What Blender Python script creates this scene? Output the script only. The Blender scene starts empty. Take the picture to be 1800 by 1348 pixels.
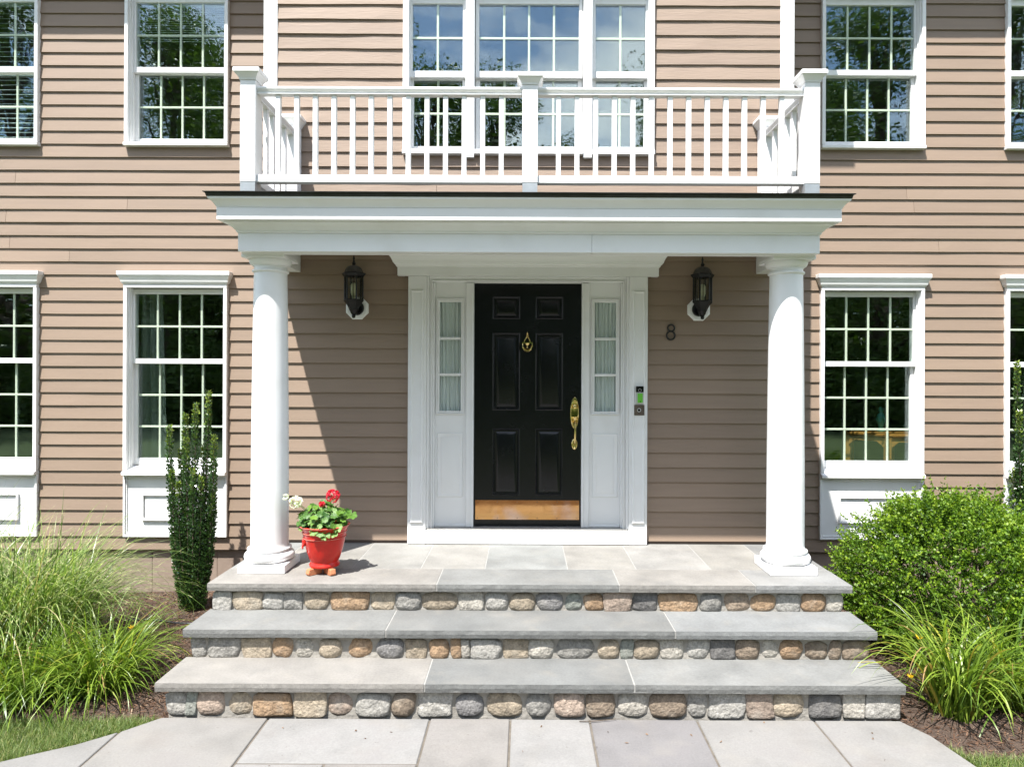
import bpy, bmesh, math, random
import numpy as np
from mathutils import Vector, noise

random.seed(7)
rng = np.random.default_rng(7)
R = math.radians
S = bpy.context.scene
COL = S.collection

# ------------------------------------------------------------------ camera
# metres: X right, Y away from the camera, Z up; walkway surface is Z = 0
EYE = 1.99
ROLL = 0.0040
cam_d = bpy.data.cameras.new('camera')
cam = bpy.data.objects.new('camera', cam_d)
COL.objects.link(cam)
cam.location = (0, 0, EYE)
cam.rotation_euler = (R(90), -ROLL, 0)
cam_d.sensor_fit = 'HORIZONTAL'
cam_d.sensor_width = 36
cam_d.lens = 24.0
cam_d.shift_x = -23 / 1800
cam_d.shift_y = -14 / 1800
cam_d.clip_start = 0.05
cam_d.clip_end = 800
S.camera = cam

# ------------------------------------------------------------------ sky and sun
SUN_DIR = Vector((0.274, 0.4416, -1.0)).normalized()
SUN_EL = math.asin(-SUN_DIR.z)
SUN_AZ = math.atan2(-SUN_DIR.x, -SUN_DIR.y)
W = bpy.data.worlds.new('World')
S.world = W
W.use_nodes = True
wn, wl = W.node_tree.nodes, W.node_tree.links
wn.clear()
wo = wn.new('ShaderNodeOutputWorld')
wb = wn.new('ShaderNodeBackground')
wb.inputs['Strength'].default_value = 0.13
sky = wn.new('ShaderNodeTexSky')
sky.sky_type = 'NISHITA'
sky.sun_disc = False
sky.sun_elevation = SUN_EL
sky.sun_rotation = SUN_AZ
sky.air_density = 1.0
sky.dust_density = 0.5
sky.ozone_density = 2.0
tc = wn.new('ShaderNodeTexCoord')
mp = wn.new('ShaderNodeMapping')
mp.inputs['Scale'].default_value = (1.0, 1.0, 2.2)
cl = wn.new('ShaderNodeTexNoise')
cl.inputs['Scale'].default_value = 3.4
cl.inputs['Detail'].default_value = 9
cl.inputs['Roughness'].default_value = 0.58
cr = wn.new('ShaderNodeValToRGB')
cr.color_ramp.elements[0].position = 0.43
cr.color_ramp.elements[1].position = 0.62
cr.color_ramp.elements[1].color = (0.85, 0.85, 0.85, 1)
mixc = wn.new('ShaderNodeMixRGB')
mixc.inputs['Color2'].default_value = (9.0, 9.2, 9.6, 1)
wl.new(tc.outputs['Generated'], mp.inputs['Vector'])
wl.new(mp.outputs['Vector'], cl.inputs['Vector'])
wl.new(cl.outputs['Fac'], cr.inputs['Fac'])
wl.new(cr.outputs['Color'], mixc.inputs['Fac'])
wl.new(sky.outputs['Color'], mixc.inputs['Color1'])
wl.new(mixc.outputs['Color'], wb.inputs['Color'])
wl.new(wb.outputs['Background'], wo.inputs['Surface'])

sun_d = bpy.data.lights.new('sun', 'SUN')
sun_d.energy = 5.0
sun_d.angle = R(0.53)
sun_d.color = (1.0, 0.97, 0.925)
sun = bpy.data.objects.new('sun', sun_d)
COL.objects.link(sun)
sun.location = (-6, -9, 22)
sun.rotation_euler = SUN_DIR.to_track_quat('-Z', 'Y').to_euler()

S.view_settings.view_transform = 'Standard'
S.view_settings.look = 'None'
S.view_settings.gamma = 1
S.view_settings.use_curve_mapping = False
S.view_settings.exposure = 1.34
S.render.engine = 'CYCLES'
S.cycles.use_denoising = True
S.cycles.max_bounces = 8
S.cycles.diffuse_bounces = 6
S.cycles.transparent_max_bounces = 24
S.cycles.sample_clamp_indirect = 10


# ------------------------------------------------------------------ materials
def new_mat(name):
    m = bpy.data.materials.new(name)
    m.use_nodes = True
    n = m.node_tree.nodes
    b = n['Principled BSDF']
    return m, n, m.node_tree.links, b


def pmat(name, col, rough=0.5, metal=0.0, spec=0.5, var=0.0, vscale=4.0, stretch=(1, 1, 1),
         speck=0.0, sscale=80.0, dirt_or_refl=None, dscale=1.5, damt=0.0, bump=0.0, bscale=60.0, bdist=0.002,
         objrand=0.0, coat=0.0, local=True, rvar=0.0, dirt_or_refl2=None):
    """Painted, stone or metal surface. col: rgb or 'OBJ' (object colour)."""
    m, n, l, b = new_mat(name)
    b.inputs['Roughness'].default_value = rough
    b.inputs['Metallic'].default_value = metal
    b.inputs['Specular IOR Level'].default_value = spec
    b.inputs['Coat Weight'].default_value = coat
    oi = n.new('ShaderNodeObjectInfo')
    geo = n.new('ShaderNodeNewGeometry')
    mpn = n.new('ShaderNodeMapping')
    mpn.inputs['Scale'].default_value = stretch
    l.new(geo.outputs['Position'], mpn.inputs['Vector'])
    if local:
        mul = n.new('ShaderNodeMath')
        mul.operation = 'MULTIPLY'
        mul.inputs[1].default_value = 37.0
        l.new(oi.outputs['Random'], mul.inputs[0])
        cmb = n.new('ShaderNodeCombineXYZ')
        for k in range(3):
            l.new(mul.outputs[0], cmb.inputs[k])
        l.new(cmb.outputs[0], mpn.inputs['Location'])
    if col == 'OBJ':
        cur = oi.outputs['Color']
    else:
        rgb = n.new('ShaderNodeRGB')
        rgb.outputs[0].default_value = (*col, 1)
        cur = rgb.outputs[0]

    def scaled(fac_out, lo, hi):
        nonlocal cur
        mr = n.new('ShaderNodeMapRange')
        mr.inputs['From Min'].default_value = 0.25
        mr.inputs['From Max'].default_value = 0.75
        mr.inputs['To Min'].default_value = lo
        mr.inputs['To Max'].default_value = hi
        l.new(fac_out, mr.inputs['Value'])
        vm = n.new('ShaderNodeVectorMath')
        vm.operation = 'SCALE'
        l.new(cur, vm.inputs[0])
        l.new(mr.outputs['Result'], vm.inputs['Scale'])
        cur = vm.outputs['Vector']

    def tex(scale, detail=6):
        t = n.new('ShaderNodeTexNoise')
        t.inputs['Scale'].default_value = scale
        t.inputs['Detail'].default_value = detail
        l.new(mpn.outputs['Vector'], t.inputs['Vector'])
        return t.outputs['Fac']
    if var:
        scaled(tex(vscale), 1 - var, 1 + var)
    if speck:
        scaled(tex(sscale, 3), 1 - speck, 1 + speck)
    if objrand:
        mr = n.new('ShaderNodeMapRange')
        mr.inputs['To Min'].default_value = 1 - objrand
        mr.inputs['To Max'].default_value = 1 + objrand
        l.new(oi.outputs['Random'], mr.inputs['Value'])
        vm = n.new('ShaderNodeVectorMath')
        vm.operation = 'SCALE'
        l.new(cur, vm.inputs[0])
        l.new(mr.outputs['Result'], vm.inputs['Scale'])
        cur = vm.outputs['Vector']
    layers = ([(dirt_or_refl, dscale, damt, 0.52, 0.78)] if dirt_or_refl else []) + (dirt_or_refl2 or [])
    for (dirt_or_refl, dscale, damt, lo_, hi_) in layers:
        mr = n.new('ShaderNodeMapRange')
        mr.inputs['From Min'].default_value = lo_
        mr.inputs['From Max'].default_value = hi_
        mr.inputs['To Max'].default_value = damt
        l.new(tex(dscale, 9), mr.inputs['Value'])
        mx = n.new('ShaderNodeMixRGB')
        mx.inputs['Color2'].default_value = (*dirt_or_refl, 1)
        l.new(mr.outputs['Result'], mx.inputs['Fac'])
        l.new(cur, mx.inputs['Color1'])
        cur = mx.outputs['Color']
    l.new(cur, b.inputs['Base Color'])
    if rvar:
        mr = n.new('ShaderNodeMapRange')
        mr.inputs['From Min'].default_value = 0.3
        mr.inputs['From Max'].default_value = 0.7
        mr.inputs['To Min'].default_value = max(0.02, rough - rvar)
        mr.inputs['To Max'].default_value = rough + rvar
        l.new(tex(7.0, 5), mr.inputs['Value'])
        l.new(mr.outputs['Result'], b.inputs['Roughness'])
    if bump:
        bp = n.new('ShaderNodeBump')
        bp.inputs['Strength'].default_value = bump
        bp.inputs['Distance'].default_value = bdist
        l.new(tex(bscale, 5), bp.inputs['Height'])
        l.new(bp.outputs['Normal'], b.inputs['Normal'])
    return m


M = {}
M['siding'] = pmat('siding_paint', (0.236, 0.172, 0.125), 0.62, var=0.05, vscale=3.0, stretch=(0.6, 1, 9),
                   dirt_or_refl=(0.19, 0.14, 0.11), dscale=2.2, damt=0.28, objrand=0.055, bump=0.35, bscale=30, bdist=0.0015)
M['siding_old'] = pmat('siding_paint_weathered', (0.248, 0.183, 0.137), 0.68, var=0.07, vscale=3.5,
                       stretch=(0.5, 1, 8), dirt_or_refl=(0.17, 0.125, 0.10), dscale=3.4, damt=0.35, objrand=0.05,
                       bump=0.7, bscale=22, bdist=0.003)
M['sheath'] = pmat('sheathing', (0.16, 0.12, 0.10), 0.8)
M['found'] = pmat('foundation_paint', (0.25, 0.19, 0.15), 0.75, var=0.07, vscale=2.0, bump=0.6, bscale=14, bdist=0.006,
                  dirt_or_refl=(0.15, 0.11, 0.08), dscale=3, damt=0.4)
M['white'] = pmat('white_trim_paint', (0.74, 0.74, 0.735), 0.42, var=0.02, vscale=5, dirt_or_refl=(0.55, 0.53, 0.48),
                  dscale=3.4, damt=0.30, bump=0.2, bscale=18, bdist=0.0015)
M['vinyl'] = pmat('white_vinyl', (0.75, 0.75, 0.745), 0.35, var=0.015, vscale=6, dirt_or_refl=(0.5, 0.48, 0.43), dscale=6, damt=0.18)
M['muntin'] = pmat('cream_muntin', (0.58, 0.63, 0.52), 0.45)
M['dark_edge'] = pmat('dark_drip_edge', (0.018, 0.018, 0.015), 0.45, var=0.4, vscale=20, rvar=0.15)
M['roofing'] = pmat('roof_membrane', (0.05, 0.05, 0.048), 0.85, var=0.2, vscale=30)
M['shingle'] = pmat('shingles', (0.07, 0.065, 0.06), 0.9, var=0.3, vscale=25)
M['galv'] = pmat('galvanised_sleeve', (0.36, 0.39, 0.41), 0.45, metal=0.5, var=0.1, vscale=12)
M['door'] = pmat('black_door_paint', (0.0035, 0.0042, 0.0052), 0.25, spec=0.36, rvar=0.03, bump=0.05, bscale=9, bdist=0.001)
M['brass'] = pmat('polished_brass', (0.74, 0.57, 0.24), 0.13, metal=1.0, rvar=0.05)
M['brass_plate'] = pmat('brass_kick_plate', (0.62, 0.35, 0.14), 0.05, metal=1.0, rvar=0.03, bump=0.25, bscale=6, bdist=0.001,
                        dirt_or_refl=(0.42, 0.17, 0.05), dscale=5, damt=0.7, dirt_or_refl2=[((0.62, 0.50, 0.46), 3.0, 0.6, 0.5, 0.62)])  # copper and pale mottling paints in the varied colours of reflected paving
M['rubber'] = pmat('dark_sweep', (0.02, 0.02, 0.022), 0.5)
M['alu'] = pmat('grey_threshold', (0.34, 0.33, 0.31), 0.5, metal=0.3, var=0.15, vscale=10)
M['iron'] = pmat('black_lantern_metal', (0.006, 0.006, 0.0065), 0.45, spec=0.35, rvar=0.12)
M['lamp_dome'] = pmat('dusty_lantern_dome', (0.035, 0.030, 0.025), 0.55, var=0.4, vscale=18)
M['number'] = pmat('black_number', (0.006, 0.006, 0.006), 0.35)
M['slab'] = pmat('bluestone', 'OBJ', 0.78, var=0.20, vscale=4.2, speck=0.12, sscale=70, dirt_or_refl=(0.205, 0.192, 0.17), dscale=2.4,
                 damt=0.35, bump=0.35, bscale=24, bdist=0.004,
                 dirt_or_refl2=[((0.105, 0.104, 0.10), 4.0, 0.40, 0.54, 0.74), ((0.235, 0.215, 0.18), 7.0, 0.25, 0.56, 0.76)])
M['paver'] = pmat('flagstone', 'OBJ', 0.8, var=0.20, vscale=3.4, speck=0.10, sscale=90, dirt_or_refl=(0.16, 0.14, 0.125), dscale=3.1,
                  damt=0.45, bump=0.45, bscale=14, bdist=0.006,
                  dirt_or_refl2=[((0.112, 0.102, 0.100), 3.4, 0.45, 0.52, 0.74), ((0.205, 0.190, 0.165), 5.0, 0.35, 0.54, 0.76), ((0.07, 0.06, 0.05), 60.0, 0.5, 0.67, 0.74)])
M['slab_edge'] = pmat('bluestone_rough_edge', 'OBJ', 0.85, var=0.2, vscale=22, speck=0.15, sscale=120, bump=0.6,
                      bscale=70, bdist=0.005)
M['joint'] = pmat('pale_mortar', (0.25, 0.245, 0.23), 0.9, var=0.12, vscale=20, bump=0.5, bscale=60)
M['mortar'] = pmat('grey_mortar', (0.27, 0.252, 0.222), 0.9, var=0.2, vscale=14, bump=0.8, bscale=40, bdist=0.008)
M['stone'] = pmat('field_stone', 'OBJ', 0.88, var=0.30, vscale=22, speck=0.34, sscale=85, bump=1.0, bscale=45, bdist=0.010,
                  objrand=0.08, dirt_or_refl=(0.24, 0.225, 0.195), dscale=11, damt=0.6)
M['glaze'] = pmat('red_glaze', (0.47, 0.016, 0.010), 0.2, spec=0.32, var=0.22, vscale=12, dirt_or_refl=(0.50, 0.09, 0.045), dscale=18,
                  damt=0.30, bump=0.25, bscale=18, bdist=0.003)
M['glaze_rim'] = pmat('worn_glaze_rim', (0.62, 0.20, 0.14), 0.3, var=0.4, vscale=40)
M['terra'] = pmat('terracotta', (0.46, 0.17, 0.075), 0.75, var=0.25, vscale=25, bump=0.5, bscale=50)
M['soil'] = pmat('potting_soil', (0.03, 0.02, 0.014), 0.95, bump=1, bscale=60, bdist=0.01)
M['interior'] = pmat('interior_wall', (0.16, 0.145, 0.125), 0.9, local=False)
M['int_floor'] = pmat('interior_floor', (0.08, 0.05, 0.03), 0.6, local=False)
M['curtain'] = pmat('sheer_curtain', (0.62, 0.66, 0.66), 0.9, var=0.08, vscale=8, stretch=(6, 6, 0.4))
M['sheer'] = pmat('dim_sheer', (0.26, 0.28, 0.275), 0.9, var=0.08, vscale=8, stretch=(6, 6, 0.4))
M['blind'] = pmat('white_blind', (0.80, 0.83, 0.87), 0.6)
M['oak'] = pmat('honey_oak', (0.55, 0.24, 0.06), 0.42, var=0.25, vscale=14, stretch=(1, 6, 6))
M['teal'] = pmat('teal_ceramic', (0.08, 0.36, 0.38), 0.3, var=0.4, vscale=20)
M['mulch'] = pmat('bark_mulch', (0.060, 0.038, 0.026), 0.95, var=0.45, vscale=30, speck=0.5, sscale=120, bump=1, bscale=70,
                  bdist=0.02, local=False)
M['ground'] = pmat('lawn_ground', (0.050, 0.075, 0.018), 0.95, var=0.35, vscale=2.5, speck=0.4, sscale=60, bump=1, bscale=60,
                   bdist=0.02, local=False)
M['bark'] = pmat('bark', (0.07, 0.052, 0.036), 0.9, var=0.3, vscale=12, bump=0.8, bscale=30, bdist=0.01)
M['tube'] = pmat('black_tubing', (0.02, 0.02, 0.022), 0.5)
M['bell_black'] = pmat('black_plastic', (0.006, 0.006, 0.007), 0.12)
M['bell_grey'] = pmat('satin_nickel', (0.52, 0.52, 0.52), 0.35, metal=0.5)
M['bell_green'] = pmat('green_sticker', (0.12, 0.46, 0.035), 0.5)
M['bronze'] = pmat('aged_bronze', (0.105, 0.080, 0.062), 0.5, metal=0.4, var=0.3, vscale=40)
M['shade_white'] = pmat('bulb_glass', (0.55, 0.55, 0.42), 0.3)


def glass_mat(name, f0, tint, wave):
    m, n, l, b = new_mat(name)
    n.remove(b)
    out = n['Material Output']
    tr = n.new('ShaderNodeBsdfTransparent')
    tr.inputs['Color'].default_value = (*tint, 1)
    gl = n.new('ShaderNodeBsdfGlossy')
    gl.inputs['Roughness'].default_value = 0.0
    gl.inputs['Color'].default_value = (0.88, 0.96, 1.0, 1)
    ge = n.new('ShaderNodeNewGeometry')
    dt = n.new('ShaderNodeVectorMath')
    dt.operation = 'DOT_PRODUCT'
    l.new(ge.outputs['Incoming'], dt.inputs[0])
    l.new(ge.outputs['Normal'], dt.inputs[1])
    ab = n.new('ShaderNodeMath')
    ab.operation = 'ABSOLUTE'
    l.new(dt.outputs['Value'], ab.inputs[0])
    om = n.new('ShaderNodeMath')
    om.operation = 'SUBTRACT'
    om.inputs[0].default_value = 1.0
    l.new(ab.outputs[0], om.inputs[1])
    pw = n.new('ShaderNodeMath')
    pw.operation = 'POWER'
    pw.inputs[1].default_value = 5.0
    l.new(om.outputs[0], pw.inputs[0])
    fr = n.new('ShaderNodeMapRange')
    fr.inputs['To Min'].default_value = f0
    l.new(pw.outputs[0], fr.inputs['Value'])
    mx = n.new('ShaderNodeMixShader')
    geo = n.new('ShaderNodeNewGeometry')
    mpn = n.new('ShaderNodeMapping')
    mpn.inputs['Rotation'].default_value = (0, R(28), 0)
    mpn.inputs['Scale'].default_value = (2.2, 1, 0.9)
    l.new(geo.outputs['Position'], mpn.inputs['Vector'])
    t = n.new('ShaderNodeTexNoise')
    t.inputs['Scale'].default_value = 2.3
    t.inputs['Detail'].default_value = 2
    l.new(mpn.outputs['Vector'], t.inputs['Vector'])
    bp = n.new('ShaderNodeBump')
    bp.inputs['Strength'].default_value = wave
    bp.inputs['Distance'].default_value = 0.012
    l.new(t.outputs['Fac'], bp.inputs['Height'])
    l.new(bp.outputs['Normal'], gl.inputs['Normal'])
    l.new(fr.outputs['Result'], mx.inputs['Fac'])
    l.new(tr.outputs['BSDF'], mx.inputs[1])
    l.new(gl.outputs['BSDF'], mx.inputs[2])
    l.new(mx.outputs['Shader'], out.inputs['Surface'])
    return m


M['glass'] = glass_mat('window_glass', 0.035, (0.975, 0.988, 0.975), 0.05)
M['glass_in'] = glass_mat('coated_inner_glass', 0.11, (0.88, 0.93, 0.90), 0.07)
M['lamp_glass'] = glass_mat('lantern_glass', 0.03, (0.86, 0.86, 0.80), 0.2)


def leaf_mat(name, stops, rough=0.45, trans=0.3, stripe=None, spec=0.4):
    """Foliage: colour from the per-leaf value 'rnd', optional pale bands along the blade ('t')."""
    m, n, l, b = new_mat(name)
    out = n['Material Output']
    b.inputs['Roughness'].default_value = rough
    b.inputs['Specular IOR Level'].default_value = spec
    at = n.new('ShaderNodeAttribute')
    at.attribute_name = 'rnd'
    rp = n.new('ShaderNodeValToRGB')
    els = rp.color_ramp.elements
    els[0].position, els[0].color = stops[0][0], (*stops[0][1], 1)
    els[1].position, els[1].color = stops[-1][0], (*stops[-1][1], 1)
    for p, c in stops[1:-1]:
        e = els.new(p)
        e.color = (*c, 1)
    l.new(at.outputs['Fac'], rp.inputs['Fac'])
    cur = rp.outputs['Color']
    if stripe:
        a2 = n.new('ShaderNodeAttribute')
        a2.attribute_name = 't'
        md = n.new('ShaderNodeMath')
        md.operation = 'FRACT'
        sc = n.new('ShaderNodeMath')
        sc.operation = 'MULTIPLY_ADD'
        sc.inputs[1].default_value = 6.0
        l.new(a2.outputs['Fac'], sc.inputs[0])
        l.new(at.outputs['Fac'], sc.inputs[2])
        l.new(sc.outputs[0], md.inputs[0])
        gt = n.new('ShaderNodeMapRange')
        gt.inputs['From Min'].default_value = 0.80
        gt.inputs['From Max'].default_value = 0.86
        gt.inputs['To Max'].default_value = 0.75
        l.new(md.outputs[0], gt.inputs['Value'])
        mx = n.new('ShaderNodeMixRGB')
        mx.inputs['Color2'].default_value = (*stripe, 1)
        l.new(gt.outputs['Result'], mx.inputs['Fac'])
        l.new(cur, mx.inputs['Color1'])
        cur = mx.outputs['Color']
    l.new(cur, b.inputs['Base Color'])
    tl = n.new('ShaderNodeBsdfTranslucent')
    br = n.new('ShaderNodeVectorMath')
    br.operation = 'MULTIPLY'
    br.inputs[1].default_value = (1.25, 1.35, 0.6)
    l.new(cur, br.inputs[0])
    l.new(br.outputs['Vector'], tl.inputs['Color'])
    mxs = n.new('ShaderNodeMixShader')
    mxs.inputs['Fac'].default_value = trans
    l.new(b.outputs['BSDF'], mxs.inputs[1])
    l.new(tl.outputs['BSDF'], mxs.inputs[2])
    l.new(mxs.outputs['Shader'], out.inputs['Surface'])
    return m


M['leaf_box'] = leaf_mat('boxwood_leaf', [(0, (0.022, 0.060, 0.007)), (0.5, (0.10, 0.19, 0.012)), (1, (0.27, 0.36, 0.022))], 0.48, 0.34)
M['leaf_holly'] = leaf_mat('holly_leaf', [(0, (0.014, 0.034, 0.012)), (0.6, (0.034, 0.078, 0.024)), (0.9, (0.075, 0.140, 0.034)), (1, (0.22, 0.29, 0.05))], 0.24, 0.18, spec=0.7)
M['leaf_zebra'] = leaf_mat('zebra_grass_blade', [(0, (0.055, 0.11, 0.016)), (0.5, (0.14, 0.22, 0.045)), (0.93, (0.27, 0.35, 0.11)), (0.97, (0.36, 0.32, 0.16)), (1, (0.30, 0.24, 0.13))], 0.34, 0.35, stripe=(0.52, 0.53, 0.27))
M['leaf_lily'] = leaf_mat('daylily_blade', [(0, (0.060, 0.115, 0.012)), (0.55, (0.14, 0.22, 0.025)), (0.93, (0.25, 0.33, 0.045)), (0.97, (0.36, 0.29, 0.05)), (1, (0.33, 0.21, 0.10))], 0.36, 0.35)
M['leaf_lawn'] = leaf_mat('lawn_blade', [(0, (0.06, 0.105, 0.022)), (0.6, (0.13, 0.19, 0.045)), (0.88, (0.22, 0.26, 0.08)), (1, (0.34, 0.29, 0.14))], 0.5, 0.3)
M['leaf_ger'] = leaf_mat('geranium_leaf', [(0, (0.022, 0.075, 0.010)), (0.6, (0.065, 0.155, 0.018)), (1, (0.13, 0.24, 0.032))], 0.5, 0.25)
M['leaf_tree'] = leaf_mat('tree_leaf', [(0, (0.03, 0.065, 0.012)), (0.6, (0.075, 0.14, 0.02)), (1, (0.15, 0.22, 0.04))], 0.5, 0.3)
M['petal_red'] = leaf_mat('red_petal', [(0, (0.45, 0.004, 0.02)), (1, (0.78, 0.03, 0.08))], 0.5, 0.3)
M['petal_white'] = leaf_mat('white_petal', [(0, (0.74, 0.74, 0.70)), (1, (0.88, 0.88, 0.85))], 0.5, 0.3)
M['petal_yellow'] = leaf_mat('yellow_petal', [(0, (0.72, 0.42, 0.015)), (1, (0.85, 0.60, 0.03))], 0.5, 0.3)
M['chip'] = leaf_mat('mulch_chip', [(0, (0.030, 0.018, 0.012)), (0.6, (0.095, 0.052, 0.033)), (0.92, (0.165, 0.098, 0.062)), (1, (0.26, 0.20, 0.14))], 0.9, 0.0, spec=0.15)
M['litter'] = leaf_mat('dry_litter', [(0, (0.06, 0.035, 0.022)), (1, (0.22, 0.13, 0.07))], 0.9, 0.0, spec=0.15)

# ------------------------------------------------------------------ object helpers
WORLD = {}


def link(o, parent, origin):
    COL.objects.link(o)
    o.location = Vector(origin)
    if parent is not None:
        o.parent = parent
        o.location = Vector(origin) - WORLD[parent.name]
    WORLD[o.name] = Vector(origin)
    return o


def tag(o, label=None, cat=None, group=None, kind=None):
    for k, v in (('label', label), ('category', cat), ('group', group), ('kind', kind)):
        if v:
            o[k] = v
    return o


def empty(name, origin=(0, 0, 0), parent=None):
    o = bpy.data.objects.new(name, None)
    o.empty_display_size = 0.2
    return link(o, parent, origin)


class MB:
    def __init__(self):
        self.v, self.f = [], []

    def add(self, vs, fs):
        b = len(self.v)
        self.v += [tuple(p) for p in vs]
        self.f += [tuple(i + b for i in q) for q in fs]
        return self

    def box(self, x0, x1, y0, y1, z0, z1):
        return self.add([(x0, y0, z0), (x1, y0, z0), (x1, y1, z0), (x0, y1, z0), (x0, y0, z1), (x1, y0, z1), (x1, y1, z1), (x0, y1, z1)],
                        [(0, 3, 2, 1), (4, 5, 6, 7), (0, 1, 5, 4), (1, 2, 6, 5), (2, 3, 7, 6), (3, 0, 4, 7)])

    def frame(self, x0, x1, z0, z1, w, y0, y1):
        """rectangular frame ring in the XZ plane, mitred"""
        vs = []
        for y in (y0, y1):
            for d in (0, w):
                vs += [(x0 + d, y, z0 + d), (x1 - d, y, z0 + d), (x1 - d, y, z1 - d), (x0 + d, y, z1 - d)]
        fs = []
        for k in range(4):
            j = (k + 1) % 4
            fs += [(k, j, 4 + j, 4 + k), (8 + j, 8 + k, 12 + k, 12 + j), (k, 8 + k, 8 + j, j), (4 + k, 4 + j, 12 + j, 12 + k)]
        return self.add(vs, fs)

    def raised(self, x0, x1, z0, z1, rings):
        """nested rectangles: rings = [(inset, y)], last one filled"""
        vs, fs = [], []
        for d, y in rings:
            vs += [(x0 + d, y, z0 + d), (x1 - d, y, z0 + d), (x1 - d, y, z1 - d), (x0 + d, y, z1 - d)]
        for r in range(len(rings) - 1):
            for k in range(4):
                j = (k + 1) % 4
                fs.append((4 * r + k, 4 * r + j, 4 * r + 4 + j, 4 * r + 4 + k))
        q = 4 * (len(rings) - 1)
        fs.append((q, q + 1, q + 2, q + 3))
        return self.add(vs, fs)

    def lathe(self, c, prof, n=40):
        cx, cy, cz = c
        vs, fs = [], []
        for r, z in prof:
            for k in range(n):
                a = 2 * math.pi * k / n
                vs.append((cx + r * math.cos(a), cy + r * math.sin(a), cz + z))
        for i in range(len(prof) - 1):
            for k in range(n):
                j = (k + 1) % n
                fs.append((i * n + k, i * n + j, (i + 1) * n + j, (i + 1) * n + k))
        fs.append(tuple(range(n - 1, -1, -1)))
        fs.append(tuple((len(prof) - 1) * n + k for k in range(n)))
        return self.add(vs, fs)

    def tube(self, pts, rad, n=8, closed=False):
        pts = [Vector(p) for p in pts]
        m = len(pts)
        rads = rad if isinstance(rad, (list, tuple)) else [rad] * m
        vs, fs = [], []
        up = Vector((0.13, 0.31, 0.94))
        for i, p in enumerate(pts):
            if closed:
                t = pts[(i + 1) % m] - pts[i - 1]
            else:
                t = pts[min(i + 1, m - 1)] - pts[max(i - 1, 0)]
            t.normalize()
            a = t.cross(up)
            if a.length < 0.05:
                a = t.cross(Vector((1, 0, 0)))
            a.normalize()
            b = t.cross(a)
            for k in range(n):
                an = 2 * math.pi * k / n
                vs.append(p + (a * math.cos(an) + b * math.sin(an)) * rads[i])
        rng_ = m if closed else m - 1
        for i in range(rng_):
            i2 = (i + 1) % m
            for k in range(n):
                j = (k + 1) % n
                fs.append((i * n + k, i * n + j, i2 * n + j, i2 * n + k))
        if not closed:
            fs.append(tuple(range(n - 1, -1, -1)))
            fs.append(tuple((m - 1) * n + k for k in range(n)))
        return self.add(vs, fs)

    def sweep3(self, xl, xr, yf, yb, prof):
        """closed moulding profile [(projection, z)] carried round left return, front and right return"""
        vs, fs = [], []
        for p, z in prof:
            vs += [(xl - p, yb, z), (xl - p, yf - p, z), (xr + p, yf - p, z), (xr + p, yb, z)]
        m = len(prof)
        for i in range(m):
            j = (i + 1) % m
            for k in range(3):
                fs.append((4 * i + k, 4 * i + k + 1, 4 * j + k + 1, 4 * j + k))
        fs.append(tuple(4 * i for i in range(m)))
        fs.append(tuple(4 * i + 3 for i in range(m - 1, -1, -1)))
        return self.add(vs, fs)

    def poly(self, pts, z0, z1):
        n = len(pts)
        vs = [(x, y, z0) for x, y in pts] + [(x, y, z1) for x, y in pts]
        fs = [tuple(range(n - 1, -1, -1)), tuple(range(n, 2 * n))]
        for k in range(n):
            j = (k + 1) % n
            fs.append((k, j, n + j, n + k))
        return self.add(vs, fs)

    def mesh(self, name, mat, origin, smooth=None):
        me = bpy.data.meshes.new(name)
        o = Vector(origin)
        me.from_pydata([Vector(p) - o for p in self.v], [], self.f)
        bm = bmesh.new()
        bm.from_mesh(me)
        bmesh.ops.recalc_face_normals(bm, faces=bm.faces)
        bm.to_mesh(me)
        bm.free()
        me.materials.append(M[mat])
        if smooth is not None:
            me.polygons.foreach_set('use_smooth', [True] * len(me.polygons))
            me.set_sharp_from_angle(angle=R(smooth))
        return me

    def centre(self):
        a = np.array(self.v)
        return Vector(((a[:, 0].min() + a[:, 0].max()) / 2, (a[:, 1].min() + a[:, 1].max()) / 2, a[:, 2].min()))

    def build(self, name, mat, parent=None, smooth=None, bevel=0.0, color=None, origin=None, seg=1):
        o0 = self.centre() if origin is None else Vector(origin)
        me = self.mesh(name, mat, o0, smooth)
        o = bpy.data.objects.new(name, me)
        link(o, parent, o0)
        if bevel:
            bv = o.modifiers.new('bevel', 'BEVEL')
            bv.width = bevel
            bv.segments = seg
            bv.limit_method = 'ANGLE'
            bv.angle_limit = R(40)
        if color is not None:
            o.color = (*color, 1)
        return o


def box_part(name, mat, parent, x0, x1, y0, y1, z0, z1, bevel=0.0, color=None):
    return MB().box(x0, x1, y0, y1, z0, z1).build(name, mat, parent, bevel=bevel, color=color)


def np_mesh(name, verts, faces, mat, attrs=None, smooth=False):
    me = bpy.data.meshes.new(name)
    nv, (nf, k) = len(verts), faces.shape
    me.vertices.add(nv)
    me.vertices.foreach_set('co', np.ascontiguousarray(verts, dtype=np.float32).ravel())
    me.loops.add(nf * k)
    me.loops.foreach_set('vertex_index', np.ascontiguousarray(faces, dtype=np.int32).ravel())
    me.polygons.add(nf)
    me.polygons.foreach_set('loop_start', np.arange(nf, dtype=np.int32) * k)
    me.polygons.foreach_set('loop_total', np.full(nf, k, dtype=np.int32))
    if smooth:
        me.polygons.foreach_set('use_smooth', np.ones(nf, dtype=bool))
    me.update(calc_edges=True)
    me.materials.append(M[mat])
    for nm, arr in (attrs or {}).items():
        a = me.attributes.new(nm, 'FLOAT', 'POINT')
        a.data.foreach_set('value', np.ascontiguousarray(arr, dtype=np.float32))
    return me


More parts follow.
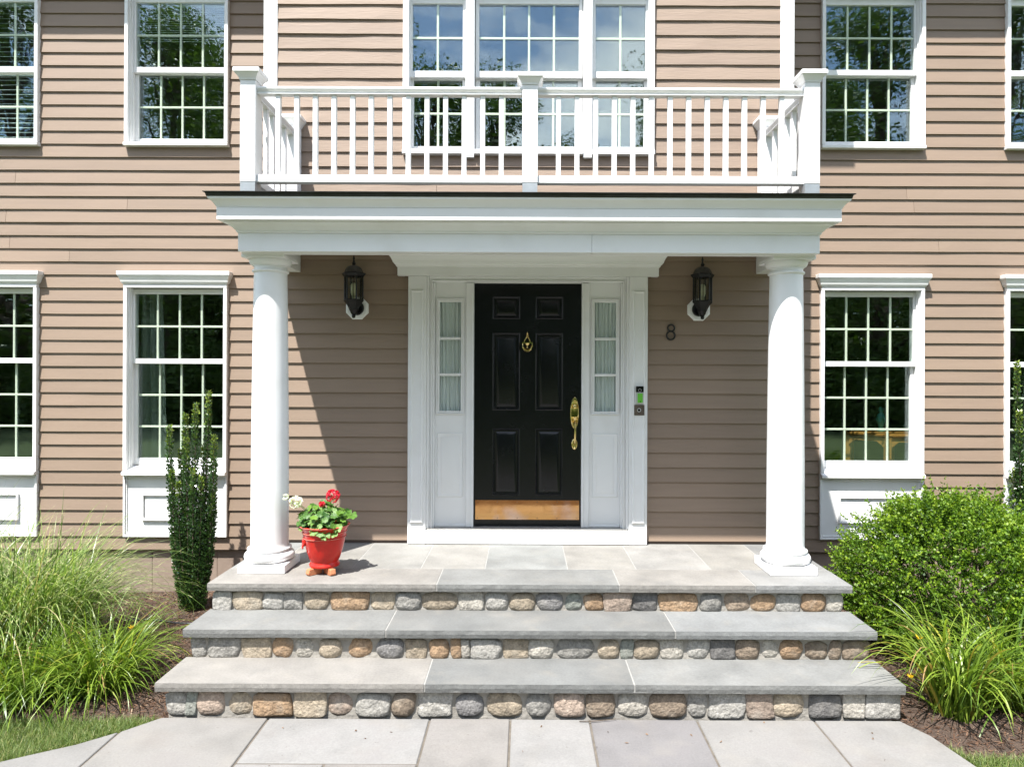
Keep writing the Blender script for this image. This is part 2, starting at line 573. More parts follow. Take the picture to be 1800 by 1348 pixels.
def np_obj(name, me, parent, origin):
    o = bpy.data.objects.new(name, me)
    return link(o, parent, origin)


def unit(a):
    return a / np.maximum(np.linalg.norm(a, axis=1, keepdims=True), 1e-9)


def leaves(name, mat, pos, dirs, length, width, rnd, cup=0.15):
    """leaf faces: four-cornered, folded a little along the middle"""
    n = len(pos)
    d = unit(dirs)
    s = unit(np.cross(d, rng.normal(size=(n, 3))))
    nm = np.cross(d, s)
    L, Wd = length[:, None], width[:, None]
    v = np.empty((n, 4, 3))
    v[:, 0] = pos
    v[:, 1] = pos + d * L * 0.5 + s * Wd * 0.5 + nm * Wd * cup
    v[:, 2] = pos + d * L
    v[:, 3] = pos + d * L * 0.5 - s * Wd * 0.5 + nm * Wd * cup
    f = np.arange(n * 4).reshape(n, 4)
    return np_mesh(name, v.reshape(-1, 3), f, mat, {'rnd': np.repeat(rnd, 4)})


def blades(name, mat, base, az, tilt0, curve, length, width, rnd, seg=8, twist=0.6, power=1.5):
    """arching grass blades as tapered ribbons"""
    n = len(base)
    ts = np.linspace(0, 1, seg + 1)
    pts = np.zeros((n, seg + 1, 3))
    pts[:, 0] = base
    for i in range(1, seg + 1):
        tm = (ts[i] + ts[i - 1]) / 2
        th = tilt0 + curve * tm ** power
        st = (length / seg)[:, None] * np.stack([np.sin(th) * np.cos(az), np.sin(th) * np.sin(az), np.cos(th)], 1)
        pts[:, i] = pts[:, i - 1] + st
    side_az = az + math.pi / 2 + rng.normal(0, twist, n)
    side = np.stack([np.cos(side_az), np.sin(side_az), np.zeros(n)], 1)
    prof = np.minimum(1, 0.55 + ts * 2.2) * np.clip(1 - ts, 0, 1) ** 0.55
    prof[-1] = 0.04
    v = np.empty((n, seg + 1, 2, 3))
    off = side[:, None, :] * (width[:, None] * prof[None, :] * 0.5)[:, :, None]
    v[:, :, 0] = pts - off
    v[:, :, 1] = pts + off
    idx = np.arange(n * (seg + 1) * 2).reshape(n, seg + 1, 2)
    f = np.stack([idx[:, :-1, 0], idx[:, :-1, 1], idx[:, 1:, 1], idx[:, 1:, 0]], -1).reshape(-1, 4)
    tt = np.broadcast_to(ts[None, :, None], (n, seg + 1, 2)).ravel()
    return np_mesh(name, v.reshape(-1, 3), f, mat, {'rnd': np.repeat(rnd, (seg + 1) * 2), 't': tt}, smooth=True)


# ------------------------------------------------------------------ the ground
YS, YB = 6.45, 5.72        # face of the side walls, face of the projecting middle bay
XB0, XB1 = -2.194, 2.238   # the bay's corners
XC = 0.022                 # its middle

g = MB().add([(-300, -300, -0.16), (300, -300, -0.16), (300, 300, -0.16), (-300, 300, -0.16)], [(0, 1, 2, 3)])
tag(g.build('ground', 'ground', origin=(0, 0, -0.16)), kind='structure')
g = MB().poly([(-290, -290), (290, -290), (290, 3.95), (2.0, 3.95), (2.0, 1.0), (-2.0, 1.0), (-2.0, 3.95), (-290, 3.95)], -0.15, -0.046)
tag(g.build('lawn', 'ground', origin=(0, 0, -0.15)), kind='structure')

walk_left = [(-2.10, 3.952), (-2.244, 3.805), (-2.407, 3.668), (-2.55, 3.586), (-2.687, 3.503), (-3.1, 3.28), (-3.9, 2.95), (-5.2, 2.6)]
walk_right = [(2.194, 3.945), (2.27, 3.79), (2.33, 3.47), (2.42, 2.9), (2.55, 2.0), (2.62, 1.05)]


def left_edge_y(x):
    for (xa, ya), (xb, yb) in zip(walk_left, walk_left[1:]):
        if xb <= x <= xa:
            return yb + (ya - yb) * (x - xb) / (xa - xb)
    return walk_left[0][1] if x > walk_left[0][0] else walk_left[-1][1]


def right_edge_x(y):
    for (xa, ya), (xb, yb) in zip(walk_right, walk_right[1:]):
        if yb <= y <= ya:
            return xb + (xa - xb) * (y - yb) / (ya - yb)
    return walk_right[-1][0]


wk = empty('walkway', (0, 3, -0.04))
tag(wk, kind='structure')
pts = walk_left[::-1] + [(2.19, 3.945)] + walk_right[1:] + [(-5.2, 1.05)]
M['walk_joint'] = pmat('sandy_joint', (0.105, 0.090, 0.072), 0.95, var=0.3, vscale=20)
MB().poly(pts, -0.044, -0.007).build('walkway_bed', 'walk_joint', wk)
PAL_W = [(0.205, 0.196, 0.182), (0.218, 0.210, 0.198), (0.204, 0.192, 0.178), (0.228, 0.222, 0.212), (0.172, 0.164, 0.162), (0.196, 0.190, 0.180), (0.190, 0.178, 0.164)]


def paver(pts, k):
    j = random.Random(k)
    o = MB().poly(pts, -0.035, 0.0 + j.uniform(-0.0015, 0.0015)).build('paving_slab', 'paver', wk, bevel=0.004, color=tuple(c * .80 for c in PAL_W[k % 7]))
    return o


G = 0.006
xs = [-2.25, -1.48, -0.543, -0.077, 0.382, 1.003, 1.682]
yfront = 3.958
# row against the steps
paver([(-2.25 - G, left_edge_y(-2.25) - .002)] + [p for p in walk_left[2:6]] + [(-3.05, 2.62), (-2.25 - G, 2.62)], 5)
paver([(-2.25 + G, left_edge_y(-2.244) - .004), (-2.10, yfront), (-1.48 - G, yfront), (-1.48 - G, 2.62), (-2.25 + G, 2.62)], 0)
paver([(-1.48 + G, 3.50 + G), (-1.48 + G, yfront), (-0.543 - G, yfront), (-0.543 - G, 3.50 + G)], 3)
paver([(-1.48 + G, 2.62), (-1.48 + G, 3.50 - G), (-1.02 - G, 3.50 - G), (-1.02 - G, 2.62)], 1)
paver([(-1.02 + G, 2.62), (-1.02 + G, 3.50 - G), (-0.543 - G, 3.50 - G), (-0.543 - G, 2.62)], 6)
for k, (a, b) in enumerate(zip(xs[2:], xs[3:])):
    paver([(a + G, 2.95), (a + G, yfront), (b - G, yfront), (b - G, 2.95)], [2, 3, 4, 1][k])
paver([(1.682 + G, 2.95), (1.682 + G, yfront), (2.18, yfront), (2.265, 3.79), (2.325, 3.47), (2.40, 2.95)], 1)
# rows towards the viewer
rows = [(2.12, 2.94), (1.58, 2.11), (1.06, 1.57)]
for r, (ya, yb) in enumerate(rows):
    x = -4.6
    rr = random.Random(30 + r)
    while x < 2.35:
        w = rr.uniform(0.55, 1.05)
        x1 = min(x + w, right_edge_x((ya + yb) / 2) - 0.02)
        top = yb - G
        if r == 0 and x < -0.543:
            top = min(top, 2.61)
        if x1 - x > 0.15:
            paver([(x + G, ya), (x + G, top), (x1 - G, top), (x1 - G, ya)], rr.randrange(7))
        x = x1
        if w < 0.01 or x1 >= 2.35:
            break

# mulch beds: gently uneven sheet at each side of the steps
def mulch_z(x, y):
    return -0.02 - 0.05 * max(0.0, min(1.0, (y - 4.6) / 1.7)) + 0.018 * noise.noise(Vector((x * 1.7, y * 1.7, 3))) + 0.006 * noise.noise(Vector((x * 9, y * 9, 1)))


def mulch_bed(x0, x1, front):
    nx, ny = 90, 60
    vs, idx = [], []
    for j in range(ny + 1):
        for i in range(nx + 1):
            x = x0 + (x1 - x0) * i / nx
            yf = front(x)
            y = yf + (6.47 - yf) * j / ny
            z = mulch_z(x, y)
            if j == 0:
                z = -0.05
            vs.append((x, y, z))
    fs = [(j * (nx + 1) + i, j * (nx + 1) + i + 1, (j + 1) * (nx + 1) + i + 1, (j + 1) * (nx + 1) + i) for j in range(ny) for i in range(nx)]
    o = MB().add(vs, fs).build('mulch_bed', 'mulch', smooth=80)
    return tag(o, kind='structure')


lf = lambda x: 3.955 + 0.02 * math.sin(x * 5) + 0.012 * math.sin(x * 13)
rf = lambda x: 3.93 - max(0, x - 2.18) * (1.9 if x < 2.36 else 0) - (0.342 if x >= 2.36 else 0) + 0.012 * math.sin(x * 11)
mulch_bed(-6.2, -2.02, lf)
mulch_bed(2.10, 6.0, rf)
mulch_far = MB().poly([(-6, 0.2), (-6, 0.98), (-3, 1.0), (2.9, 1.0), (2.9, 0.1), (0, -0.3)], -0.044, -0.025).build('mulch_bed', 'mulch')
tag(mulch_far, kind='structure')


def chips(n, region, name):
    P = []
    while len(P) < n:
        x, y = region()
        P.append((x, y, mulch_z(x, y) + 0.004))
    P = np.array(P)
    az = rng.uniform(0, 2 * math.pi, n)
    el = rng.normal(0, 0.35, n)
    d = np.stack([np.cos(az) * np.cos(el), np.sin(az) * np.cos(el), np.sin(el)], 1)
    s = unit(np.cross(d, np.array([[0.2, 0.1, 1.0]]) + rng.normal(0, 0.4, (n, 3))))
    nm = np.cross(d, s)
    L = rng.lognormal(math.log(0.022), 0.5, n)[:, None]
    w = rng.uniform(0.003, 0.008, n)[:, None]
    h = 0.003
    v = np.empty((n, 5, 3))
    v[:, 0] = P - d * L / 2 - s * w / 2
    v[:, 1] = P + d * L / 2 - s * w / 3
    v[:, 2] = P + d * L / 2 + s * w / 2
    v[:, 3] = P - d * L / 2 + s * w / 3
    v[:, 4] = P + nm * h * np.sign(nm[:, 2:3] + 1e-6) + d * L * 0.1
    b = np.arange(n)[:, None] * 5
    f = np.concatenate([b + np.array([[0, 1, 4]]), b + np.array([[1, 2, 4]]), b + np.array([[2, 3, 4]]), b + np.array([[3, 0, 4]])])
    me = np_mesh(name, v.reshape(-1, 3), f, 'chip', {'rnd': np.repeat(rng.random(n), 5)})
    return tag(np_obj(name, me, None, (0, 0, 0)), 'shredded brown bark mulch covering the planting bed', 'mulch', kind='stuff')


def reg_left():
    x = random.uniform(-4.6, -2.07)
    return x, random.uniform(lf(x), 6.44)


def reg_right():
    x = random.uniform(2.17, 4.6)
    return x, random.uniform(rf(x) + 0.01, 6.44)


chips(16000, reg_left, 'bark_mulch')
chips(12000, reg_right, 'bark_mulch')


def lawn(n, region, name, label):
    P = np.array([region() for _ in range(n)])
    P = np.concatenate([P, np.full((n, 1), -0.045)], 1)
    me = blades(name, 'leaf_lawn', P, rng.uniform(0, 6.28, n), rng.uniform(0.05, 0.6, n), rng.uniform(0.2, 1.6, n),
                rng.uniform(0.035, 0.085, n), rng.uniform(0.0022, 0.004, n), rng.random(n), seg=3)
    return tag(np_obj(name, me, None, (0, 0, 0)), label, 'grass', kind='stuff')


def reg_l():
    while True:
        x = random.uniform(-3.9, -2.12)
        y0 = left_edge_y(x)
        y = random.uniform(3.0, 3.97)
        if y > y0 + 0.015 and y < lf(x) + 0.01:
            return x, y


def reg_r():
    while True:
        y = random.uniform(2.9, 3.70)
        x = random.uniform(2.27, 3.3)
        if x > right_edge_x(y) + 0.01 and y < rf(x) + 0.015:
            return x, y


lawn(42000, reg_l, 'lawn_grass', 'short green lawn grass beside the left edge of the walkway')
lawn(26000, reg_r, 'lawn_grass', 'short green lawn grass in the right bottom corner by the walkway')

# ------------------------------------------------------------------ the house
house = empty('house', (0, YS, 0))
tag(house, 'two storey tan clapboard house with white trim and columned entrance porch', 'house')

EXPO = 0.1231              # clapboard exposure


def board_rects(x0, x1, za, zb, opens):
    """pieces of one course left over by the openings (x0,x1,z0,z1)"""
    runs, cur = [], x0
    for (a, b, c, d) in sorted(opens):
        if d <= za + 0.004 or c >= zb - 0.004 or b <= x0 or a >= x1:
            continue
        if a > cur:
            runs.append((cur, a, za, zb))
        if c > za + 0.012:
            runs.append((max(a, x0), min(b, x1), za, c))
        if d < zb - 0.012:
            runs.append((max(a, x0), min(b, x1), d, zb))
        cur = max(cur, b)
    if cur < x1:
        runs.append((cur, x1, za, zb))
    return runs


def board_geo(mb, x0, x1, za, zb, z_course, yf, amp):
    """one clapboard piece: tapered, lapped under the one above, slightly uneven"""
    lap = 0.014
    top = z_course + EXPO
    fr = lambda z: yf - 0.0180 + 0.0155 * (z - z_course) / (EXPO + lap)
    full_top = zb > top - 0.004
    zt = zb + lap if full_top else zb
    n = max(1, int((x1 - x0) / 0.22))
    vs, fs = [], []
    for i in range(n + 1):
        x = x0 + (x1 - x0) * i / n
        q = Vector((x * 2.3, z_course * 7.7, yf))
        dy = amp * (noise.noise(q) + 0.5 * noise.noise(q * 3.1))
        dz = amp * 0.8 * noise.noise(q * 1.7 + Vector((9, 9, 9)))
        if za > z_course + 0.004:
            dz = 0
        vs += [(x, fr(za) - dy, za + dz), (x, fr(zt), zt), (x, yf + 0.004, zt), (x, yf - 0.0030, za + dz)]
    for i in range(n):
        a, b = 4 * i, 4 * i + 4
        for k in range(4):
            j = (k + 1) % 4
            fs.append((a + k, b + k, b + j, a + j))
    fs += [(0, 1, 2, 3), (4 * n + 3, 4 * n + 2, 4 * n + 1, 4 * n)]
    mb.add(vs, fs)


def groups_of(rects):
    """pieces touching end to end are one notched board"""
    out = []
    for r in rects:
        if out and abs(out[-1][-1][1] - r[0]) < 1e-6:
            out[-1].append(r)
        elif out and abs(out[-1][-1][0] - r[0]) < 1e-6:
            out[-1].append(r)
        else:
            out.append([r])
    return out


def clad(wall, x0, x1, z0, z1, yf, opens, xv0, xv1, ztop_view, mat='siding', amp=0.0020, joints=(), zbot_view=-1):
    far = MB()
    z, k = z0, 0
    while z < z1 - 0.01:
        zt = min(z + EXPO, z1)
        rects = board_rects(x0, x1, z, zt, opens)
        for grp in groups_of(rects):
            a, b = grp[0][0], max(r[1] for r in grp)
            pieces = [grp]
            if b - a > 2.2 and len(grp) == 1 and random.Random(k * 3 + int(a * 5)).random() < .55:
                rr = random.Random(k * 13 + int(a * 7))
                c = a + (b - a) * rr.uniform(0.25, 0.75)
                pieces = [[(a, c - 0.0014, z, zt)], [(c + 0.0014, b, z, zt)]]
            for pc in pieces:
                pa, pb = pc[0][0], max(r[1] for r in pc)
                vis = pb > xv0 and pa < xv1 and z < ztop_view and z > zbot_view
                mb = MB() if vis else far
                for (ra, rb, rz0, rz1) in pc:
                    if rb - ra > 0.003:
                        board_geo(mb, ra, rb, rz0, rz1, z, yf, amp)
                if vis and mb.v:
                    mb.build('clapboard', mat, wall)
        z += EXPO
        k += 1
    if far.v:
        o = far.build('clapboard_run', mat, wall)
        o['kind'] = 'stuff'


def sheath_boxes(mb, x0, x1, z0, z1, ya, yb, opens):
    xsn = sorted({x0, x1, *[v for o in opens for v in o[:2] if x0 < v < x1]})
    zsn = sorted({z0, z1, *[v for o in opens for v in o[2:] if z0 < v < z1]})
    for i in range(len(xsn) - 1):
        run = None
        for j in range(len(zsn) - 1):
            cx, cz = (xsn[i] + xsn[i + 1]) / 2, (zsn[j] + zsn[j + 1]) / 2
            hole = any(o[0] < cx < o[1] and o[2] < cz < o[3] for o in opens)
            if hole:
                if run is not None:
                    mb.box(xsn[i], xsn[i + 1], ya, yb, run, zsn[j])
                run = None
            elif run is None:
                run = zsn[j]
        if run is not None:
            mb.box(xsn[i], xsn[i + 1], ya, yb, run, z1)


WX = [-5.07, -3.286, 3.262, 5.0]     # window centres
HW = 0.486                           # half width over the casings
low_o = [(x - HW, x + HW, 0.461, 2.93) for x in WX]
up_o = [(x - HW, x + HW, 4.129, 5.62) for x in WX]
low_h = [(x - HW + .03, x + HW - .03, 1.08, 2.80) for x in WX]
up_h = [(x - HW + .03, x + HW - .03, 4.16, 5.58) for x in WX]
Z_SIDE0 = 0.339

for side in (0, 1):
    xa, xb = ((-7.0, XB0) if side == 0 else (XB1, 7.0))
    wl_ = empty('wall', ((xa + xb) / 2, YS, Z_SIDE0), house)
    op = [o for o in low_o + up_o if xa < o[0] < xb]
    hp = [o for o in low_h + up_h if xa < o[0] < xb]
    mb = MB()
    sheath_boxes(mb, xa, xb, 0.33, 6.35, YS + 0.006, YS + 0.15, hp)
    mb.build('sheathing', 'sheath', wl_)
    clad(wl_, xa, xb, Z_SIDE0, 6.3, YS, op, -4.99, 4.73, 5.56)

bay = empty('wall', (XC, YB, 0.6), house)
CORN = 0.115
tri = (-1.026, 1.068, 3.825, 5.25)
door_o = (XC - 0.992, XC + 0.992, 0.5, 3.0)
mb = MB()
sheath_boxes(mb, XB0 + .004, XB1 - .004, 0.30, 6.35, YB + 0.006, YB + 0.14, [(tri[0] + .04, tri[1] - .04, 3.87, 5.2), (XC - .80, XC + .80, .70, 2.80)])
mb.box(XB0 + .004, XB0 + .12, YB + 0.141, YS + 0.14, 0.30, 6.35)
mb.box(XB1 - .12, XB1 - .004, YB + 0.141, YS + 0.14, 0.30, 6.35)
mb.build('sheathing', 'sheath', bay)
clad(bay, XB0 + CORN, XB1 - CORN, 0.612, 3.05, YB, [door_o], -9, 9, 2.99, amp=0.0008)
clad(bay, XB0 + CORN, XB1 - CORN, 3.36, 6.3, YB, [tri], -9, 9, 5.15, mat='siding_old', amp=0.0042)
for xa, xb in ((XB0, XB0 + CORN), (XB1 - CORN, XB1)):
    box_part('corner_board', 'white', house, xa, xb, YB - 0.022, YB + 0.10, 0.60, 6.3, 0.003)
sd = MB()
z = 0.612
while z < 6.2:      # boards on the short returns of the bay
    for xs_, sg in ((XB0, -1), (XB1, 1)):
        sd.add([(xs_ + sg * 0.0118, YB + .10, z), (xs_ + sg * .0118, YS - .013, z), (xs_ + sg * .0022, YS - .013, z + EXPO + .012), (xs_ + sg * .0022, YB + .10, z + EXPO + .012),
                (xs_, YB + .10, z), (xs_, YS - .013, z), (xs_, YS - .013, z + EXPO + .012), (xs_, YB + .10, z + EXPO + .012)],
               [(0, 1, 2, 3), (4, 7, 6, 5), (0, 4, 5, 1), (3, 2, 6, 7), (0, 3, 7, 4), (1, 5, 6, 2)])
    z += EXPO
o = sd.build('clapboard_run', 'siding', bay)
o['kind'] = 'stuff'

# foundation below the side walls, poured in panels
fd = empty('foundation', (0, YS, -0.3), house)
for xa, xb in ((-7, XB0), (XB1, 7)):
    edges = [xa] + [v for v in (-5.37, -4.755, -4.14, -3.525, -2.91, 2.95, 3.565, 4.18, 4.795, 5.41) if xa < v < xb] + [xb]
    for a, b in zip(edges, edges[1:]):
        box_part('foundation_panel', 'found', fd, a + 0.002, b - 0.002, YS + 0.022, YS + 0.15, -0.3, 0.325, 0.003)
    box_part('foundation_core', 'found', fd, xa, xb, YS + 0.026, YS + 0.14, -0.29, 0.32)

# rooms, floors, ceilings and the roof that close the house
rm = empty('interior', (0, 9, 0.6), house)
for nm_, mt_, za_, zb_ in (('floor', 'int_floor', .50, .66), ('floor', 'int_floor', 3.16, 3.36), ('ceiling', 'interior', 5.95, 6.05)):
    MB().poly([(-6.9, YS + .16), (XB0 + .13, YS + .16), (XB0 + .13, YB + .16), (XB1 - .13, YB + .16), (XB1 - .13, YS + .16), (6.9, YS + .16), (6.9, 12), (-6.9, 12)], za_, zb_).build(nm_, mt_, rm)
box_part('back_wall', 'interior', rm, -7, 7, 10.2, 10.3, 0.5, 6.0)
for xa in (-7.05, 6.95):
    box_part('end_wall', 'siding', rm, xa, xa + 0.1, YS + .155, 12, -0.3, 6.35)
for xa in (XB0 - .05, XB1 - .05):
    box_part('partition', 'interior', rm, xa, xa + 0.1, YS + .16, 10.19, 0.67, 3.15)
    box_part('partition', 'interior', rm, xa, xa + 0.1, YS + .16, 10.19, 3.37, 5.94)
rfm = empty('roof', (0, 8, 6.3), house)
for xa, xb in ((-7.4, XB0 - .24), (XB1 + .24, 7.4)):
    box_part('eave', 'white', rfm, xa, xb, YS - 0.49, YS + 0.3, 6.26, 6.45, 0.004)
box_part('eave', 'white', rfm, XB0 - .235, XB1 + .235, YB - 0.30, YS + 0.3, 6.26, 6.45, 0.004)
MB().add([(-7.5, YS - .55, 6.46), (7.5, YS - .55, 6.46), (7.5, 12.6, 6.46), (-7.5, 12.6, 6.46), (-7.5, 9.4, 8.6), (7.5, 9.4, 8.6)],
         [(0, 3, 2, 1), (0, 1, 5, 4), (2, 3, 4, 5), (0, 4, 3), (1, 2, 5)]).build('roof_slope', 'shingle', rfm)
MB().add([(XB0 - .28, YB - .35, 6.46), (XB1 + .28, YB - .35, 6.46), (XB1 + .28, 9.0, 6.46), (XB0 - .28, 9.0, 6.46), (XC, YB - .35, 7.7), (XC, 9.0, 7.7)],
         [(0, 3, 2, 1), (0, 1, 4), (2, 3, 5), (1, 2, 5, 4), (3, 0, 4, 5)]).build('roof_gable', 'shingle', rfm)

# ------------------------------------------------------------------ windows
WCACHE = {}


def sash_pieces(L, hg, z0, z1, xo, yf, yb, yg, cols, rows, stile, top, bot):
    """one sash: frame, muntins behind the glass, one pane for each light. hg: half glass width"""
    f = MB()
    xa, xb = xo - hg, xo + hg
    f.box(xa - stile, xa, yf, yb, z0 - bot, z1 + top)
    f.box(xb, xb + stile, yf, yb, z0 - bot, z1 + top)
    f.box(xa, xb, yf + .0005, yb, z1, z1 + top)
    f.box(xa, xb, yf + .0005, yb, z0 - bot, z0)
    L.append(('sash', f, 'vinyl', 0.003))
    cw, ch = (xb - xa) / cols, (z1 - z0) / rows
    for c in range(1, cols):
        m = MB().box(xa + c * cw - .0095, xa + c * cw + .0095, yg + .006, yg + .016, z0 + .001, z1 - .001)
        L.append(('muntin', m, 'muntin', 0.002))
    for r in range(1, rows):
        m = MB().box(xa + .001, xb - .001, yg + .0055, yg + .0155, z0 + r * ch - .0095, z0 + r * ch + .0095)
        L.append(('muntin', m, 'muntin', 0.002))
    for c in range(cols):
        for r in range(rows):
            p = MB().box(xa + c * cw + .0004, xa + (c + 1) * cw - .0004, yg, yg + .003, z0 + r * ch + .0004, z0 + (r + 1) * ch - .0004)
            L.append(('pane', p, 'glass', 0))
    L.append(('inner_glass', MB().box(xa - .004, xb + .004, yg + .0172, yg + .0202, z0 - .004, z1 + .004), 'glass_in', 0))


def jambs(L, x0, x1, z0, z1, w, y0, y1, y2):
    """casing ring plus the stepped jamb liner inside it"""
    for a, b in ((x0, x0 + w), (x1 - w, x1)):
        L.append(('casing', MB().box(a, b, y0, y1, z0, z1), 'vinyl', 0.003))
    for xa, sg in ((x0 + w, 1), (x1 - w, -1)):
        s = MB()
        a, b = xa, xa + sg * 0.008
        s.box(min(a, b), max(a, b), y0 + 0.03, y2, z0, z1)
        a, b = xa + sg * .008, xa + sg * 0.015
        s.box(min(a, b) - .001, max(a, b) + .001, y0 + 0.058, y0 + 0.068, z0 + .001, z1 - .001)
        L.append(('jamb_liner', s, 'vinyl', 0))


def lower_window():
    L = []
    jambs(L, -HW, HW, 1.085, 2.80, 0.034, -0.05, 0.13, 0.13)
    L.append(('head_casing', MB().box(-HW, HW, -0.052, 0.13, 2.80, 2.832), 'vinyl', 0.003))
    L.append(('window_cap', MB().sweep3(-HW, HW, -0.052, 0.0, [(0, 2.833), (.008, 2.838), (.011, 2.846), (.016, 2.852), (.020, 2.870), (.028, 2.892), (.034, 2.904), (.038, 2.908), (.038, 2.9145),
                                                               (.041, 2.9146), (.041, 2.949), (-.03, 2.957), (-.03, 2.833)]), 'white', 0.0015))
    L.append(('sill', MB().add([(-HW, -.078, 1.042), (HW, -.078, 1.042), (HW, -.078, 1.072), (-HW, -.078, 1.072), (-HW, .06, 1.042), (HW, .06, 1.042), (HW, .06, 1.122), (-HW, .06, 1.122)],
                               [(0, 1, 2, 3), (4, 7, 6, 5), (0, 4, 5, 1), (3, 2, 6, 7), (0, 3, 7, 4), (1, 5, 6, 2)]), 'vinyl', 0.004))
    sash_pieces(L, 0.418, 2.135, 2.748, 0, .025, .055, .034, 4, 2, .027, .05, .047)
    sash_pieces(L, 0.410, 1.189, 2.090, 0, .061, .092, .070, 4, 3, .034, .04, .064)
    # panel below the sill
    a = MB().box(-HW, HW, -.020, .0, .461, 1.041)
    L.append(('apron', a, 'white', 0.002))
    L.append(('apron_border', MB().frame(-HW - .002, HW + .002, .459, 1.040, .020, -.040, -.0205), 'white', 0.003))
    L.append(('apron_border', MB().frame(-HW + .022, HW - .022, .485, 1.016, .010, -.030, -.0205), 'white', 0.002))
    L.append(('apron_moulding', MB().frame(-.312, .312, .612, .866, .020, -.042, -.0205), 'white', 0.004))
    L.append(('apron_panel', MB().box(-.290, .290, -.026, -.0205, .634, .844), 'white', 0.002))
    return L


def upper_window():
    L = []
    jambs(L, -HW, HW, 4.168, 5.60, 0.034, -0.05, 0.13, 0.13)
    L.append(('head_casing', MB().box(-HW, HW, -0.052, 0.13, 5.60, 5.64), 'vinyl', 0.003))
    L.append(('sill', MB().add([(-HW - .004, -.062, 4.129), (HW + .004, -.062, 4.129), (HW + .004, -.062, 4.160), (-HW - .004, -.062, 4.160),
                                (-HW - .004, .06, 4.129), (HW + .004, .06, 4.129), (HW + .004, .06, 4.176), (-HW - .004, .06, 4.176)],
                               [(0, 1, 2, 3), (4, 7, 6, 5), (0, 4, 5, 1), (3, 2, 6, 7), (0, 3, 7, 4), (1, 5, 6, 2)]), 'vinyl', 0.004))
    sash_pieces(L, 0.418, 4.898, 5.512, 0, .025, .055, .034, 4, 2, .027, .06, .052)
    sash_pieces(L, 0.410, 4.231, 4.842, 0, .061, .092, .070, 4, 2, .034, .04, .054)
    return L


def triple_window():
    L = []
    x0, x1 = tri[0] - XC, tri[1] - XC
    zt = 5.22
    for a, b in ((x0, x0 + .05), (x1 - .05, x1)):
        L.append(('casing', MB().box(a, b, -.05, .12, 3.865, zt), 'vinyl', 0.003))
    L.append(('head_casing', MB().box(x0, x1, -.052, .12, zt, zt + .05), 'vinyl', 0.003))
    for a, b in ((-.526, -.454), (.455, .527)):
        L.append(('mullion', MB().box(a, b, -.048, .12, 3.80, zt), 'vinyl', 0.003))
    for a, b in ((x0 - .003, -.5275), (-.4525, .4535), (.5285, x1 + .003)):
        L.append(('sill', MB().box(a, b, -.060, .05, 3.826, 3.864), 'vinyl', 0.004))
    for xo, hg, cols in ((-.769, .212, 2), (.0005, .420, 4), (.7705, .211, 2)):
        sash_pieces(L, hg, 4.547, 5.112, xo, .022, .052, .031, cols, 2, .030, .06, .055)
        sash_pieces(L, hg - .006, 3.925, 4.487, xo, .058, .090, .067, cols, 2, .036, .04, .062)
    return L


def place_window(kind, fn, origin, label):
    if kind not in WCACHE:
        WCACHE[kind] = [(n, mb.mesh(n, m, (0, 0, 0)), bv) for n, mb, m, bv in fn()]
    w = empty('window', origin, house)
    w['label'] = label
    for n, me, bv in WCACHE[kind]:
        o = bpy.data.objects.new(n, me)
        link(o, w, origin)
        if bv:
            b = o.modifiers.new('bevel', 'BEVEL')
            b.width = bv
            b.segments = 1
            b.limit_method = 'ANGLE'
            b.angle_limit = R(40)
    return w


for x, s in zip(WX, ('left edge of the picture', 'left of the porch', 'right of the porch', 'right edge of the picture')):
    place_window('low', lower_window, (x, YS, 0), 'tall ground floor sash window with panel below, ' + s)
    place_window('up', upper_window, (x, YS, 0), 'upstairs sash window, ' + s)
place_window('tri', triple_window, (XC, YB, 0), 'three part sash window above the porch balcony')

# ------------------------------------------------------------------ porch: beam, cornice, roof, columns, ceiling
XL, XR, YF = XC - 2.024, XC + 2.026, 4.75
ent = empty('entablature', (XC, 5.2, 2.845), house)
for (a, b, c, d) in ((XL, XC + .4388, YF, YF + .130), (XC + .4402, XR, YF, YF + .130), (XL, XL + .122, YF + .1305, YB - .013), (XR - .122, XR, YF + .1305, YB - .013)):
    box_part('architrave', 'white', ent, a, b, c, d, 2.845, 2.972, .003)
st = MB()
st.frame(0, 1, 0, 1, .1, 0, 1)
st.v, st.f = [], []
st.box(XL + .014, XR - .014, YF + .05, YF + .09, 2.8405, 2.8449)
st.build('soffit_bead', 'white', ent, bevel=.002)
MB().sweep3(XL, XR, YF, YB - .014, [(0, 2.9725), (.004, 2.974), (.010, 2.984), (.011, 2.991), (.020, 2.996), (.026, 3.006), (.044, 3.022), (.062, 3.034), (.068, 3.036), (.068, 3.043), (-.12, 3.043), (-.12, 2.9725)]
            ).build('bed_moulding', 'white', ent, smooth=30)
MB().sweep3(XL, XR, YF, YB - .014, [(.104, 3.0435), (.104, 3.127), (-.1, 3.127), (-.1, 3.0435)]).build('corona', 'white', ent, bevel=.003)
MB().sweep3(XL, XR, YF, YB - .014, [(.105, 3.1275), (.107, 3.136), (.111, 3.140), (.116, 3.150), (.128, 3.164), (.142, 3.174), (.147, 3.178), (.149, 3.190), (-.1, 3.190), (-.1, 3.1275)]
            ).build('crown_moulding', 'white', ent, smooth=30)
box_part('porch_ceiling', 'white', ent, XL + .1225, XR - .1225, YF + .1312, YB - .014, 3.035, 3.06)
pr = empty('porch_roof', (XC, 5.1, 3.19), house)
MB().sweep3(XL, XR, YF, YB - .015, [(.152, 3.1905), (.154, 3.196), (.158, 3.214), (.170, 3.216), (.170, 3.2205), (.13, 3.2215), (-.05, 3.2215), (-.05, 3.1905)]).build('drip_edge', 'dark_edge', pr)
